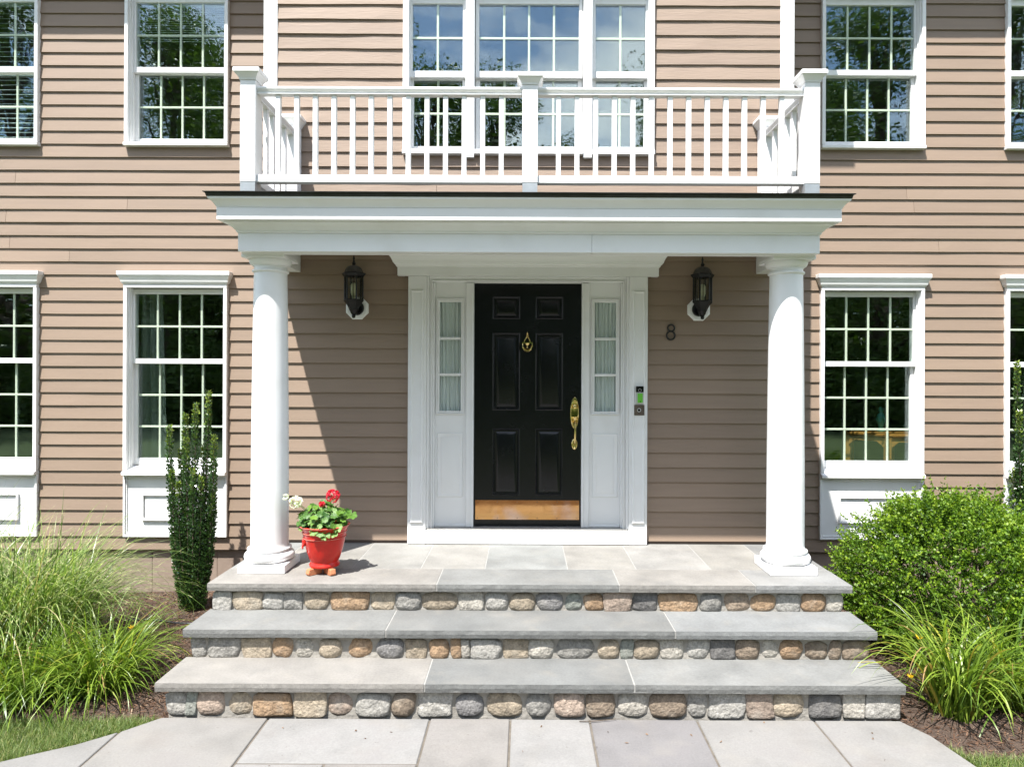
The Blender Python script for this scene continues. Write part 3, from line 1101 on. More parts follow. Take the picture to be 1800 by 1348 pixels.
MB().add([(XL - .16, YF - .16, 3.222), (XR + .16, YF - .16, 3.222), (XR + .16, YB - .016, 3.33), (XL - .16, YB - .016, 3.33),
          (XL - .04, YF - .04, 3.2218), (XR + .04, YF - .04, 3.2218), (XR + .04, YB - .016, 3.2218), (XL - .04, YB - .016, 3.2218)],
         [(0, 1, 2, 3), (4, 7, 6, 5), (0, 4, 5, 1), (1, 5, 6, 2), (2, 6, 7, 3), (3, 7, 4, 0)]).build('roof_membrane', 'roofing', pr)

COLY, DECK = 4.98, 0.585
for sx, lab in ((-1, 'left'), (1, 'right')):
    cx = XC + sx * 1.880
    cl_ = empty('column', (cx, COLY, DECK), house)
    cl_['label'] = 'smooth white round porch column, %s of the door' % lab
    box_part('plinth', 'white', cl_, cx - .168, cx + .168, COLY - .166, COLY + .166, DECK, DECK + .060, .004)
    P = [(.150, .0605)]
    for k in range(9):
        a = -math.pi / 2 + math.pi * k / 8
        P.append((.141 + .034 * math.cos(a), .095 + .034 * math.sin(a)))
    P += [(.146, .1295), (.146, .136)]
    for k in range(7):
        a = -math.pi / 2 + math.pi * k / 6
        P.append((.144 + .010 * math.cos(a), .146 + .010 * math.sin(a)))
    P += [(.140, .157)]
    MB().lathe((cx, COLY, DECK), P, 56).build('base', 'white', cl_, smooth=30)
    P = [(.139, .1575), (.1335, .170), (.1315, .19)]
    for k in range(1, 15):
        t = k / 14
        P.append((.1315 - .0165 * t ** 1.9, .19 + (2.140 - .19) * t))
    MB().lathe((cx, COLY, DECK), P, 56).build('shaft', 'white', cl_, smooth=30)
    P = [(.1152, 2.1402)]
    for k in range(7):
        a = -math.pi / 2 + math.pi * k / 6
        P.append((.119 + .0095 * math.cos(a), 2.1515 + .0095 * math.sin(a)))
    P += [(.1155, 2.1625), (.1150, 2.183), (.121, 2.186), (.121, 2.191)]
    for k in range(7):
        t = k / 6
        P.append((.122 + .026 * math.sin(t * math.pi / 2), 2.1915 + .040 * (1 - math.cos(t * math.pi / 2))))
    P += [(.142, 2.2325)]
    MB().lathe((cx, COLY, DECK), P, 56).build('capital', 'white', cl_, smooth=30)
    box_part('abacus', 'white', cl_, cx - .1515, cx + .1515, COLY - .158, COLY + .15, DECK + 2.233, DECK + 2.2598, .003)
    box_part('bearing_block', 'white', cl_, cx - .06, cx + .09 if sx < 0 else cx + .06, COLY - .09, COLY + .1, DECK + 2.2602, 3.034)

# ------------------------------------------------------------------ balcony railing
rail = empty('balcony_railing', (XC + .006, 4.9, 3.22), house)
RC = XC + .006
PX = 1.966
ry = 4.805


def post(x, y, top, w=.054, z0=3.225):
    box_part('post_sleeve', 'galv', rail, x - w + .002, x + w - .002, y - w + .002, y + w - .002, z0, 3.331)
    box_part('post', 'white', rail, x - w, x + w, y - w, y + w, 3.3315, top - .078, .003)
    P = []
    m = MB()
    prof = [(w + .004, top - .0775), (w + .006, top - .066), (w + .016, top - .050), (w + .028, top - .036), (w + .030, top - .030), (w + .037, top - .0295), (w + .037, top - .006), (w + .030, top), ]
    vs, fs = [], []
    for r, zz in prof:
        vs += [(x - r, y - r, zz), (x + r, y - r, zz), (x + r, y + r, zz), (x - r, y + r, zz)]
    for i in range(len(prof) - 1):
        for k in range(4):
            j = (k + 1) % 4
            fs.append((4 * i + k, 4 * i + j, 4 * i + 4 + j, 4 * i + 4 + k))
    fs += [(3, 2, 1, 0)]
    q = 4 * (len(prof) - 1)
    fs.append((q, q + 1, q + 2, q + 3))
    m.add(vs, fs).build('post_cap', 'white', rail)


post(RC - PX, ry, 4.116)
post(RC + PX, ry, 4.116)
post(RC, ry, 4.090)
for sx in (-1, 1):
    x = RC + sx * (PX - .012)
    post(x, YB - .068, 4.116, w=.050, z0=3.25)


def railing_x(x0, x1, y, n, first, step):
    P = [(-.030, 3.953), (-.030, 3.957), (-.018, 3.960), (-.018, 3.972), (-.036, 3.985), (-.038, 3.995), (-.030, 4.004), (0, 4.008), (.030, 4.004), (.038, 3.995), (.036, 3.985), (.018, 3.972), (.018, 3.960), (.030, 3.957), (.030, 3.953)]
    m = MB()
    vs = [(x0, y + a, b) for a, b in P] + [(x1, y + a, b) for a, b in P]
    k = len(P)
    fs = [(i, (i + 1) % k, k + (i + 1) % k, k + i) for i in range(k)] + [tuple(range(k)), tuple(range(2 * k - 1, k - 1, -1))]
    m.add(vs, fs).build('top_rail', 'white', rail, smooth=40)
    box_part('bottom_rail', 'white', rail, x0, x1, y - .030, y + .030, 3.334, 3.388, .004)
    for i in range(n):
        x = first + i * step
        box_part('baluster', 'white', rail, x - .0165, x + .0165, y - .0165, y + .0165, 3.3885, 3.9528, .002)


railing_x(RC - PX + .0545, RC - .0545, ry, 13, RC - 1.770, .1307)
railing_x(RC + .0545, RC + PX - .0545, ry, 13, RC + .200, .1307)
for sx in (-1, 1):
    x = RC + sx * (PX - .006)
    y0, y1 = ry + .0545, YB - .068 - .0545
    P = [(-.030, 3.953), (-.030, 3.957), (-.018, 3.960), (-.018, 3.972), (-.036, 3.985), (-.038, 3.995), (-.030, 4.004), (0, 4.008), (.030, 4.004), (.038, 3.995), (.036, 3.985), (.018, 3.972), (.018, 3.960), (.030, 3.957), (.030, 3.953)]
    k = len(P)
    vs = [(x + a, y0, b) for a, b in P] + [(x + a, y1, b) for a, b in P]
    fs = [(i, (i + 1) % k, k + (i + 1) % k, k + i) for i in range(k)] + [tuple(range(k)), tuple(range(2 * k - 1, k - 1, -1))]
    MB().add(vs, fs).build('top_rail', 'white', rail, smooth=40)
    box_part('bottom_rail', 'white', rail, x - .030, x + .030, y0, y1, 3.334, 3.388, .004)
    for i in range(5):
        yy = y0 + .085 + i * .1275
        box_part('baluster', 'white', rail, x - .0165, x + .0165, yy - .0165, yy + .0165, 3.3885, 3.9528, .002)

# ------------------------------------------------------------------ entrance: surround, sidelights, door
ds = empty('door_surround', (XC, YB, DECK), house)
for sx in (-1, 1):
    a, b = sorted((XC + sx * .843, XC + sx * .994))
    box_part('pilaster', 'white', ds, a, b, 5.662, 5.76, DECK + .004, 2.812, .003)
    a, b = sorted((XC + sx * .866, XC + sx * .972))
    MB().raised(a, b, .765, 2.695, [(0, 5.6615), (.003, 5.650), (.012, 5.645), (.018, 5.652), (.022, 5.653)]).build('pilaster_panel', 'white', ds)
    for i, (u, v, y) in enumerate(((.843, .822, 5.682), (.822, .806, 5.700), (.806, .796, 5.690), (.796, .782, 5.716))):
        a, b = sorted((XC + sx * (u - .0002), XC + sx * v))
        box_part('casing_moulding', 'white', ds, a, b, y, 5.78, .715, 2.812 - i * .0155, .003)
for i, (u, y, za, zb) in enumerate(((.8425, 5.682, 2.797, 2.8125), (.8215, 5.700, 2.7815, 2.7968), (.8055, 5.690, 2.7735, 2.7813))):
    box_part('head_moulding', 'white', ds, XC - u + .022 * (i == 0), XC + u - .022 * (i == 0), y + .001, 5.78, za, zb, .002)
box_part('head_jamb', 'white', ds, XC - .795, XC + .795, 5.752, 5.86, 2.767, 2.7733)
MB().sweep3(XC - 1.080, XC + 1.080, 5.640, YB - .012, [(0, 2.813), (0, 2.884), (.010, 2.887), (.013, 2.897), (.024, 2.906), (.026, 2.914), (.034, 2.918), (.036, 2.928), (.046, 2.950), (.062, 2.972), (.070, 2.984), (.074, 2.986), (.074, 3.0340), (-.05, 3.0340), (-.05, 2.813)]
            ).build('door_cornice', 'white', ds, smooth=25)
box_part('sill_board', 'white', ds, XC - .8425, XC + .8425, 5.666, 5.75, DECK + .004, .704, .004)
box_part('threshold', 'alu', ds, XC - .838, XC + .838, 5.676, 5.86, .7045, .7145, .003)
for sx in (-1, 1):
    a, b = sorted((XC + sx * .4535, XC + sx * .517))
    box_part('door_jamb', 'white', ds, a, b, 5.735, 5.86, .715, 2.7665, .004)
    a, b = sorted((XC + sx * .4535, XC + sx * .470))
    box_part('door_stop', 'white', ds, a, b, 5.722, 5.7348, .715, 2.7665, .003)
    # sidelight
    sl = empty('sidelight', (XC + sx * .65, 5.76, .715), house)
    xa, xb = sorted((XC + sx * .5175, XC + sx * .7815))
    xi, xo = (xa, xb)
    fa, fb = sorted((XC + sx * .534, XC + sx * .782))
    ga, gb = sorted((XC + sx * .5635, XC + sx * .743))
    pn = MB()
    sheath_boxes(pn, xa, xb, .715, 2.7665, 5.758, 5.80, [(ga - .012, gb + .012, 1.688, 2.608)])
    pn.build('sidelight_panel', 'white', sl)
    MB().frame(ga - .028, gb + .028, 1.662, 2.636, .010, 5.742, 5.7575).build('sidelight_frame', 'white', sl, bevel=.003)
    MB().frame(ga - .0175, gb + .0175, 1.6725, 2.6255, .017, 5.749, 5.775).build('sidelight_frame', 'white', sl, bevel=.003)
    for zz in (2.300, 1.995):
        box_part('muntin', 'white', sl, ga - .001, gb + .001, 5.753, 5.772, zz - .011, zz + .011, .003)
    for za, zb in ((2.311, 2.609), (2.006, 2.289), (1.689, 1.984)):
        box_part('pane', 'glass', sl, ga - .001, gb + .001, 5.764, 5.767, za, zb)
    MB().raised(ga - .018, gb + .018, .965, 1.505, [(0, 5.7578), (.006, 5.7505), (.014, 5.752), (.026, 5.7565), (.030, 5.7565), (.042, 5.7515), (.044, 5.7512)]).build('raised_panel', 'white', sl, smooth=25)
    box_part('bottom_strip', 'white', sl, xa + .001, xb - .001, 5.745, 5.7575, .7155, .735, .003)
    # gathered curtain behind the glass
    n, rows_ = 70, 14
    vs, fs = [], []
    rr = random.Random(3 + sx)
    ph = [rr.uniform(0, 6.28) for _ in range(4)]
    for j in range(rows_ + 1):
        tz = j / rows_
        for i in range(n + 1):
            t = i / n
            sq = 1 - 0.10 * math.sin(math.pi * tz) * (1 if sx < 0 else .6)
            x = (ga + gb) / 2 + (t - .5) * (gb - ga + .05) * sq
            y = 5.800 + .008 * math.sin(t * 46 + ph[0] + 2.2 * math.sin(tz * 2 + ph[1])) + .005 * math.sin(t * 83 + ph[2] + tz * 3)
            vs.append((x, y, 1.675 + tz * .95))
    for j in range(rows_):
        for i in range(n):
            q = j * (n + 1) + i
            fs.append((q, q + 1, q + n + 2, q + n + 1))
    cu = MB().add(vs, fs).build('curtain', 'curtain', smooth=80)
    tag(cu, 'gathered white curtain behind the %s sidelight of the front door' % ('left' if sx < 0 else 'right'), 'curtain')
    box_part('sidelight_back', 'interior', sl, xa, xb, 5.835, 5.85, .72, 2.766)

dr = empty('front_door', (XC, 5.79, .715), house)
dr['label'] = 'glossy black six panel front door with brass hardware'
DX0, DX1, DZ0, DZ1, DY = XC - .4515, XC + .4515, .722, 2.7655, 5.775
pan_x = ((XC - .298, XC - .066), (XC + .066, XC + .298))
pan_z = ((2.468, 2.658), (1.695, 2.350), (.975, 1.543))
leaf = MB()
sheath_boxes(leaf, DX0, DX1, DZ0, DZ1, DY, DY + .045, [(a, b, c, d) for a, b in pan_x for c, d in pan_z])
leaf.build('door_leaf', 'door', dr)
for a, b in pan_x:
    for c, d in pan_z:
        MB().raised(a, b, c, d, [(0, DY - .0002), (.006, DY - .004), (.012, DY + .002), (.020, DY + .011), (.030, DY + .012), (.052, DY + .002), (.056, DY + .001)]).build('door_panel', 'door', dr, smooth=22)
MB().box(DX0 + .012, DX1 - .012, DY - .0022, DY - .0002, .772, .936).build('kick_plate', 'brass_plate', dr, bevel=.0008)
sc_ = MB()
for xx in np.linspace(DX0 + .03, DX1 - .03, 6):
    for zz in (.786, .922):
        sc_.lathe((xx, DY - .003, zz), [(.003, -.003), (.0045, 0), (.003, .003)], 8)
sc_.build('plate_screws', 'bronze', dr)
box_part('door_sweep', 'rubber', dr, DX0, DX1, DY - .004, DY + .04, .715, .7215)
# knocker
kx, kz, ky = XC - .004, 2.262, DY
kn = MB()
kn.lathe((kx, ky - .006, kz + .052), [(.004, 0), (.013, .004), (.011, .014), (.005, .022), (.009, .028), (.003, .040), (.001, .045)], 16)
kn.tube([(kx - .026, ky - .012, kz + .006), (kx - .02, ky - .013, kz + .028), (kx - .01, ky - .012, kz + .048), (kx, ky - .012, kz + .053), (kx + .01, ky - .012, kz + .048), (kx + .02, ky - .013, kz + .028), (kx + .026, ky - .012, kz + .006)], .0045, 8)
kn.box(kx - .044, kx + .044, ky - .020, ky - .001, kz - .002, kz + .008)
kn.tube([(kx + .042 * math.cos(a), ky - .018, kz - .004 + .060 * math.sin(a)) for a in np.linspace(math.pi, 2 * math.pi, 17)], [.0045 + .0035 * math.sin(t * math.pi) for t in np.linspace(0, 1, 17)], 8)
kn.lathe((kx, ky - .010, kz - .048), [(.004, 0), (.012, .006), (.007, .014), (.006, .026), (.020, .036), (.024, .046), (.01, .05)], 16)
kn.build('door_knocker', 'brass', dr, smooth=40)
# handle set
hx, hy = XC + .398, DY
hs = MB()


def oval(mb, cx, cz, rx, rz, y0, y1, n=28):
    vs = []
    for (s_, y) in ((1.0, y1), (1.0, y0 + .003), (.86, y0), (.80, y0 + .002), (.0001, y0 + .002)):
        vs += [(cx + rx * s_ * math.cos(2 * math.pi * k / n), y, cz + rz * s_ * math.sin(2 * math.pi * k / n)) for k in range(n)]
    fs = []
    for i in range(4):
        for k in range(n):
            j = (k + 1) % n
            fs.append((i * n + k, i * n + j, (i + 1) * n + j, (i + 1) * n + k))
    mb.add(vs, fs)


oval(hs, hx, 1.676, .036, .132, hy - .010, hy)
hs.build('handle_plate', 'brass', dr, smooth=40)
gp = MB()
gp.tube([(hx, hy - .008, 1.618), (hx, hy - .034, 1.606), (hx, hy - .052, 1.585), (hx, hy - .058, 1.53), (hx, hy - .052, 1.47), (hx, hy - .034, 1.425), (hx, hy - .010, 1.412)], [.008, .009, .0095, .0085, .0095, .009, .008], 12)
gp.lathe((hx, hy - .020, 1.73), [(.013, -.016), (.016, -.012), (.016, .012), (.013, .016)], 16)
gp.tube([(hx, hy - .006, 1.628), (hx, hy - .03, 1.634), (hx, hy - .05, 1.630)], [.007, .010, .013], 10)
gp.build('handle_grip', 'brass', dr, smooth=40)
oo = MB()
oval(oo, hx, 1.412, .024, .045, hy - .008, hy)
oo.build('handle_rosette', 'brass', dr, smooth=40)

# ------------------------------------------------------------------ things on the wall
def lantern(sx):
    x0 = XC + sx * 1.424
    y0 = 5.575
    r = empty('wall_lantern', (x0, YB - .012, 2.53))
    tag(r, 'black six sided carriage lantern on the wall %s of the front door' % ('left' if sx < 0 else 'right'), 'lantern', 'porch wall lanterns')
    px = x0
    oc = lambda rr_, y: [(px + rr_ * math.cos(math.pi / 8 + k * math.pi / 4), y, 2.545 + rr_ * math.sin(math.pi / 8 + k * math.pi / 4)) for k in range(8)]
    vs = oc(.100, YB - .010) + oc(.100, YB - .030) + oc(.086, YB - .036)
    fs = [tuple(range(8)), tuple(range(23, 15, -1))] + [(i * 8 + k, i * 8 + (k + 1) % 8, i * 8 + 8 + (k + 1) % 8, i * 8 + 8 + k) for i in range(2) for k in range(8)]
    MB().add(vs, fs).build('mounting_block', 'white', r)
    bp = MB()
    oval(bp, px, 2.545, .060, .060, YB - .056, YB - .0362)
    bp.build('back_plate', 'iron', r, smooth=40)
    am = MB()
    am.tube([(px, YB - .05, 2.54), (px, YB - .075, 2.515), (px, YB - .10, 2.492), (px, y0, 2.487)], [.022, .017, .015, .018], 10)
    am.lathe((px, y0, 0), [(.004, 2.452), (.012, 2.456), (.016, 2.470), (.009, 2.482), (.024, 2.492), (.030, 2.512), (.036, 2.520)], 24)
    am.build('arm', 'iron', r, smooth=40)
    MB().lathe((px, y0, 0), [(.036, 2.5202), (.042, 2.535), (.060, 2.566), (.080, 2.590), (.084, 2.600), (.078, 2.604)], 6).build('lower_cup', 'iron', r, bevel=.002)
    cg = MB()
    for k in range(6):
        a = k * math.pi / 3
        a2 = a + math.pi / 3
        c0, c1 = Vector((px + .074 * math.cos(a), y0 + .074 * math.sin(a), 0)), Vector((px + .074 * math.cos(a2), y0 + .074 * math.sin(a2), 0))
        cg.tube([(c0.x, c0.y, 2.604), (c0.x, c0.y, 2.790)], .0065, 6)
        for q in (.35, .65):
            c = c0.lerp(c1, q)
            cg.tube([(c.x, c.y, 2.604), (c.x, c.y, 2.790)], .0028, 5)
    cg.build('cage', 'iron', r)
    for k in range(6):
        a = k * math.pi / 3
        a2 = a + math.pi / 3
        q = .068
        vs = [(px + q * math.cos(a), y0 + q * math.sin(a), 2.605), (px + q * math.cos(a2), y0 + q * math.sin(a2), 2.605)]
        vs += [(p[0], p[1], 2.789) for p in vs[::-1]]
        MB().add(vs, [(0, 1, 2, 3)]).build('pane', 'lamp_glass', r)
    MB().lathe((px, y0, 0), [(.014, 2.6045), (.014, 2.635), (.018, 2.64), (.026, 2.665), (.026, 2.715), (.018, 2.735), (.006, 2.742)], 16).build('bulb', 'shade_white', r, smooth=40)
    MB().lathe((px, y0, 0), [(.080, 2.7905), (.086, 2.796), (.098, 2.812), (.098, 2.818), (.085, 2.822)], 6).build('brim', 'iron', r, bevel=.0015)
    MB().lathe((px, y0, 0), [(.078, 2.8222), (.074, 2.835), (.064, 2.856), (.048, 2.872), (.028, 2.880), (.016, 2.883)], 12).build('dome', 'lamp_dome', r, smooth=25)
    MB().lathe((px, y0, 0), [(.014, 2.8832), (.012, 2.892), (.017, 2.898), (.009, 2.912), (.006, 2.930), (.010, 2.938), (.006, 2.950), (.002, 2.966)], 14).build('finial', 'iron', r, smooth=40)


lantern(-1)
lantern(1)

nb = MB()
nx_, nz_ = 1.215, 2.355
yy = YB - .020
nb.tube([(nx_ + .003 + .0275 * math.cos(a), yy, nz_ + .036 + .0275 * math.sin(a)) for a in np.linspace(0, 2 * math.pi, 25)[:-1]], .0068, 8, closed=True)
nb.tube([(nx_ + .034 * math.cos(a), yy, nz_ - .027 + .0345 * math.sin(a)) for a in np.linspace(0, 2 * math.pi, 29)[:-1]], .0072, 8, closed=True)
nb.tube([(nx_, YB - .014, nz_ + .006), (nx_, YB - .004, nz_ + .006)], .005, 8)
tag(nb.build('house_number', 'number', smooth=60), 'black numeral 8 on the tan siding right of the door', 'house number')

db = empty('doorbell', (XC + .925, 5.645, 1.765))
tag(db, 'small video doorbell with black top and green sticker on the white trim', 'doorbell')
bx, by = XC + .925, 5.6525
box_part('back_plate', 'bell_grey', db, bx - .034, bx + .034, by - .008, by, 1.762, 1.906, .003)
box_part('lens_cover', 'bell_black', db, bx - .032, bx + .032, by - .024, by - .0082, 1.856, 1.905, .004)
box_part('face_plate', 'bell_grey', db, bx - .032, bx + .032, by - .022, by - .0082, 1.764, 1.8555, .003)
box_part('sticker', 'bell_green', db, bx - .018, bx + .024, by - .0232, by - .0222, 1.769, 1.846)
box_part('button_mark', 'bell_black', db, bx + .000, bx + .007, by - .0242, by - .0233, 1.774, 1.783)
MB().tube([(bx + .012 * math.cos(a), by - .0242, 1.872 + .012 * math.sin(a)) for a in np.linspace(0, 6.283, 17)[:-1]], .0014, 6, closed=True).build('lens', 'bell_grey', db)
dc = empty('bell_plate', (XC + .925, 5.645, 1.67))
tag(dc, 'square aged bronze bell button plate below the video doorbell', 'bell plate')
box_part('plate', 'bronze', dc, bx - .042, bx + .042, by - .008, by, 1.664, 1.752, .003)
MB().tube([(bx - .004 + .014 * math.cos(a), by - .010, 1.708 + .014 * math.sin(a)) for a in np.linspace(0, 6.283, 17)[:-1]], .003, 8, closed=True).build('button_ring', 'bell_grey', dc, smooth=60)
bb = MB()
oval(bb, bx - .004, 1.708, .009, .009, by - .012, by - .008)
bb.build('button', 'bell_black', dc, smooth=40)

# ------------------------------------------------------------------ stone steps
steps = empty('stone_steps', (.037, 4.8, 0))
tag(steps, 'front steps with bluestone treads and cobble stone risers below the porch', 'steps')
SX0, SX1 = -2.131, 2.206
BLUE, BUFF, MID, PALE = (0.126, 0.128, 0.123), (0.184, 0.174, 0.158), (0.148, 0.149, 0.142), (0.195, 0.187, 0.170)


def tread(name, y0, y1, ztop, joints, cols):
    t = empty(name, ((SX0 + SX1) / 2, (y0 + y1) / 2, ztop - .05), steps)
    box_part('joint_mortar', 'joint', t, SX0 + .012, SX1 - .012, y0 + .005, y1, ztop - .047, ztop - .0025)
    xs_ = [SX0] + joints + [SX1]
    for k, (a, b) in enumerate(zip(xs_, xs_[1:])):
        a += .005 if k else 0
        b -= .005 if k < len(xs_) - 2 else 0
        m = MB()
        n = max(3, int((b - a) / .06))
        vs, fs = [], []          # rock-faced front edge, slightly wavy
        for i in range(n + 1):
            x = a + (b - a) * i / n
            w1 = .0022 * noise.noise(Vector((x * 9, ztop * 31, 0)))
            w2 = .0030 * noise.noise(Vector((x * 11, ztop * 17, 5)))
            vs += [(x, y0 + .002 + w1, ztop), (x, y1, ztop), (x, y1, ztop - .05), (x, y0 + .004 + w2, ztop - .050 + w1), (x, y0 + w2, ztop - .025)]
        for i in range(n):
            p, q = 5 * i, 5 * i + 5
            for j in range(5):
                jj = (j + 1) % 5
                fs.append((p + j, q + j, q + jj, p + jj))
        fs += [(0, 1, 2, 3, 4), tuple(5 * n + j for j in (4, 3, 2, 1, 0))]
        o = m.add(vs, fs).build('tread_slab', 'slab', t, color=cols[k % len(cols)])
        o.data.materials.append(M['slab_edge'])
        for pl in o.data.polygons:
            if pl.normal.y < -.5 or abs(pl.normal.x) > .5:
                pl.material_index = 1
    return t


tread('tread', 3.940, 4.309, .207, [-.575, .640], [BUFF, BLUE, MID])
tread('tread', 4.260, 4.634, .398, [-.865, .945], [MID, BLUE, (0.155, .159, .156)])
tread('landing_edge', 4.586, 4.957, DECK, [-.590, .640, 1.555], [BUFF, MID, BUFF, (.175, .175, .17)])
ld = empty('landing', (.037, 5.3, .535), steps)
box_part('joint_mortar', 'joint', ld, SX0 + .012, SX1 - .012, 4.9575, 5.72, .535, DECK - .002)
bx_ = [SX0, -1.83, -1.255, -.755, -.287, .315, .815, 1.36, 1.83, SX1]
bc = [(.17, .174, .168), PALE, (.198, .194, .18), (.21, .203, .186), (.18, .184, .176), PALE, (.203, .197, .184), PALE, (.162, .162, .158)]
for k, (a, b) in enumerate(zip(bx_, bx_[1:])):
    MB().box(a + (.003 if k else 0), b - (.003 if k < 8 else 0), 4.962, 5.715, .54, DECK - .0005 * (k % 2)).build('landing_slab', 'slab', ld, color=bc[k], bevel=.003)

CO = {'g': (.205, .196, .178), 's': (.268, .256, .232), 't': (.275, .228, .168), 'o': (.262, .176, .106), 'p': (.258, .202, .160), 'd': (.108, .103, .098), 'b': (.190, .148, .108), 'w': (.315, .292, .252), 'v': (.175, .185, .162), 'u': (.182, .175, .170)}
RIS = [
    (3.985, .003, .1555, [(293, 330, 's'), (331, 344, 'v'), (347, 394, 'p'), (404, 444, 't'), (448, 513, 'o'), (520, 573, 't'), (578, 622, 'p'), (630, 686, 's'), (692, 730, 'b'), (739, 795, 's'), (805, 850, 'u'), (860, 917, 't'),
                          (929, 969, 'g'), (977, 1030, 'p'), (1036, 1081, 'b'), (1089, 1140, 'w'), (1147, 1209, 'b'), (1213, 1245, 's'), (1251, 1312, 's'), (1318, 1360, 'p'), (1362, 1415, 't'), (1427, 1482, 'd'), (1488, 1521, 'w'), (1528, 1583, 's')]),
    (4.305, .2085, .347, [(338, 361, 'g'), (368, 421, 'g'), (428, 475, 't'), (481, 514, 'o'), (520, 551, 'w'), (563, 600, 't'), (614, 656, 'o'), (664, 711, 'u'), (716, 750, 't'), (757, 789, 'o'), (796, 811, 'o'), (814, 826, 'w'), (830, 882, 's'), (889, 929, 't'),
                          (932, 975, 'w'), (981, 1047, 'g'), (1054, 1090, 't'), (1095, 1115, 'v'), (1119, 1159, 't'), (1164, 1203, 'w'), (1212, 1249, 's'), (1254, 1293, 'd'), (1297, 1336, 'b'), (1341, 1371, 'w'), (1375, 1413, 'o'), (1418, 1458, 'b'), (1462, 1481, 'b'), (1486, 1530, 'b')]),
    (4.630, .3995, .532, [(378, 406, 's'), (412, 461, 't'), (464, 499, 's'), (502, 530, 'g'), (536, 579, 't'), (585, 649, 'o'), (653, 696, 't'), (698, 740, 'g'), (743, 804, 't'), (810, 850, 'w'), (856, 893, 's'), (898, 940, 't'), (946, 990, 'u'), (996, 1024, 'v'),
                          (1029, 1061, 'o'), (1065, 1110, 'p'), (1115, 1156, 'd'), (1160, 1226, 'o'), (1235, 1269, 'g'), (1276, 1319, 'b'), (1323, 1365, 'o'), (1370, 1408, 's'), (1412, 1453, 'o'), (1457, 1483, 'w')])]


def cobble(x0, x1, z0, z1, yc, seed):
    rr = random.Random(seed)
    nu, nv = 14, 9
    vs, fs = [], []
    hx_, hz_, hy_ = (x1 - x0) / 2, (z1 - z0) / 2, .034
    e = rr.uniform(2.3, 3.6) if rr.random() < .55 else rr.uniform(4, 8)
    rot = rr.uniform(-.10, .10)
    flat = rr.uniform(.75, 1.1)
    off = Vector((rr.uniform(0, 50), rr.uniform(0, 50), rr.uniform(0, 50)))
    sh = rr.uniform(-.18, .18)
    top_cut = rr.uniform(.0, .08)
    for j in range(nv + 1):
        th = math.pi * (j / nv) - math.pi / 2
        for i in range(nu):
            ph = 2 * math.pi * i / nu
            c = lambda v: math.copysign(abs(v) ** (2 / e), v)
            ux, uz, uy = c(math.cos(ph)) * abs(math.cos(th)) ** (2 / e), c(math.sin(ph)) * abs(math.cos(th)) ** (2 / e), c(math.sin(th))
            d = 1 + .17 * noise.noise(Vector((ux, uy, uz)) * 1.7 + off) + .05 * noise.noise(Vector((ux, uy, uz)) * 5 + off)
            zz = uz * hz_ * (1 - top_cut * (.5 + .5 * uz)) * min(d, 1.04)
            xx = ux * hx_ * min(d, 1.03) * (1 - sh * .5 * uz * (1 if ux > 0 else -.5))
            xx, zz = xx - zz * rot, zz + xx * rot * .35
            vs.append(((x0 + x1) / 2 + xx, yc + uy * hy_ * d * flat, (z0 + z1) / 2 + zz))
    for j in range(nv):
        for i in range(nu):
            k = (i + 1) % nu
            fs.append((j * nu + i, j * nu + k, (j + 1) * nu + k, (j + 1) * nu + i))
    return MB().add(vs, fs)


seed = 0
ytops = {0: 3.991, 1: 4.310, 2: 4.635}
for r, (yc, z0, z1, lst) in enumerate(RIS):
    rs = empty('riser', (.037, yc, z0), steps)
    box_part('mortar_bed', 'mortar', rs, SX0 + .055, SX1 - .055, ytops[r], 5.70, z0 - .10 if r == 0 else z0 - .051, z1 + .0015)
    for (pa, pb, cc) in lst:
        seed += 1
        rr = random.Random(seed * 5)
        a, b = (pa - 923) * (yc - .01) / 1200, (pb - 923) * (yc - .01) / 1200
        base = CO[cc]
        kk = rr.uniform(.92, 1.22)
        col = tuple(c * kk for c in base)
        zt = z1 - rr.uniform(-.004, .018)
        cobble(a - .012, b + .012, z0 - .011, zt + .004, yc + .018 + rr.uniform(-.004, .006), seed).build('stone', 'stone', rs, smooth=70, color=col)

# ------------------------------------------------------------------ flower pot on the landing
PXc, PYc = -1.424, 4.868
fz = DECK + .047
for k, a in enumerate((-2.30, -.84, 1.57)):
    dx, dy = math.cos(a), math.sin(a)
    m = MB()
    prof = [(.030, 0), (.128, 0), (.140, .012), (.132, .046), (.100, .0462), (.030, .046)]
    hw_ = .020
    vs = []
    for sgn in (-1, 1):
        for p, zz in prof:
            vs.append((PXc + dx * p - dy * hw_ * sgn, PYc + dy * p + dx * hw_ * sgn, DECK + .0005 + zz))
    n = len(prof)
    fs = [tuple(range(n)), tuple(range(2 * n - 1, n - 1, -1))] + [(i, (i + 1) % n, n + (i + 1) % n, n + i) for i in range(n)]
    o = m.add(vs, fs).build('pot_foot', 'terra', bevel=.004)
    tag(o, ['terracotta foot under the red pot, front left', 'terracotta foot under the red pot, front right', 'terracotta foot under the back of the red pot'][k], 'pot foot', 'terracotta feet under the pot')

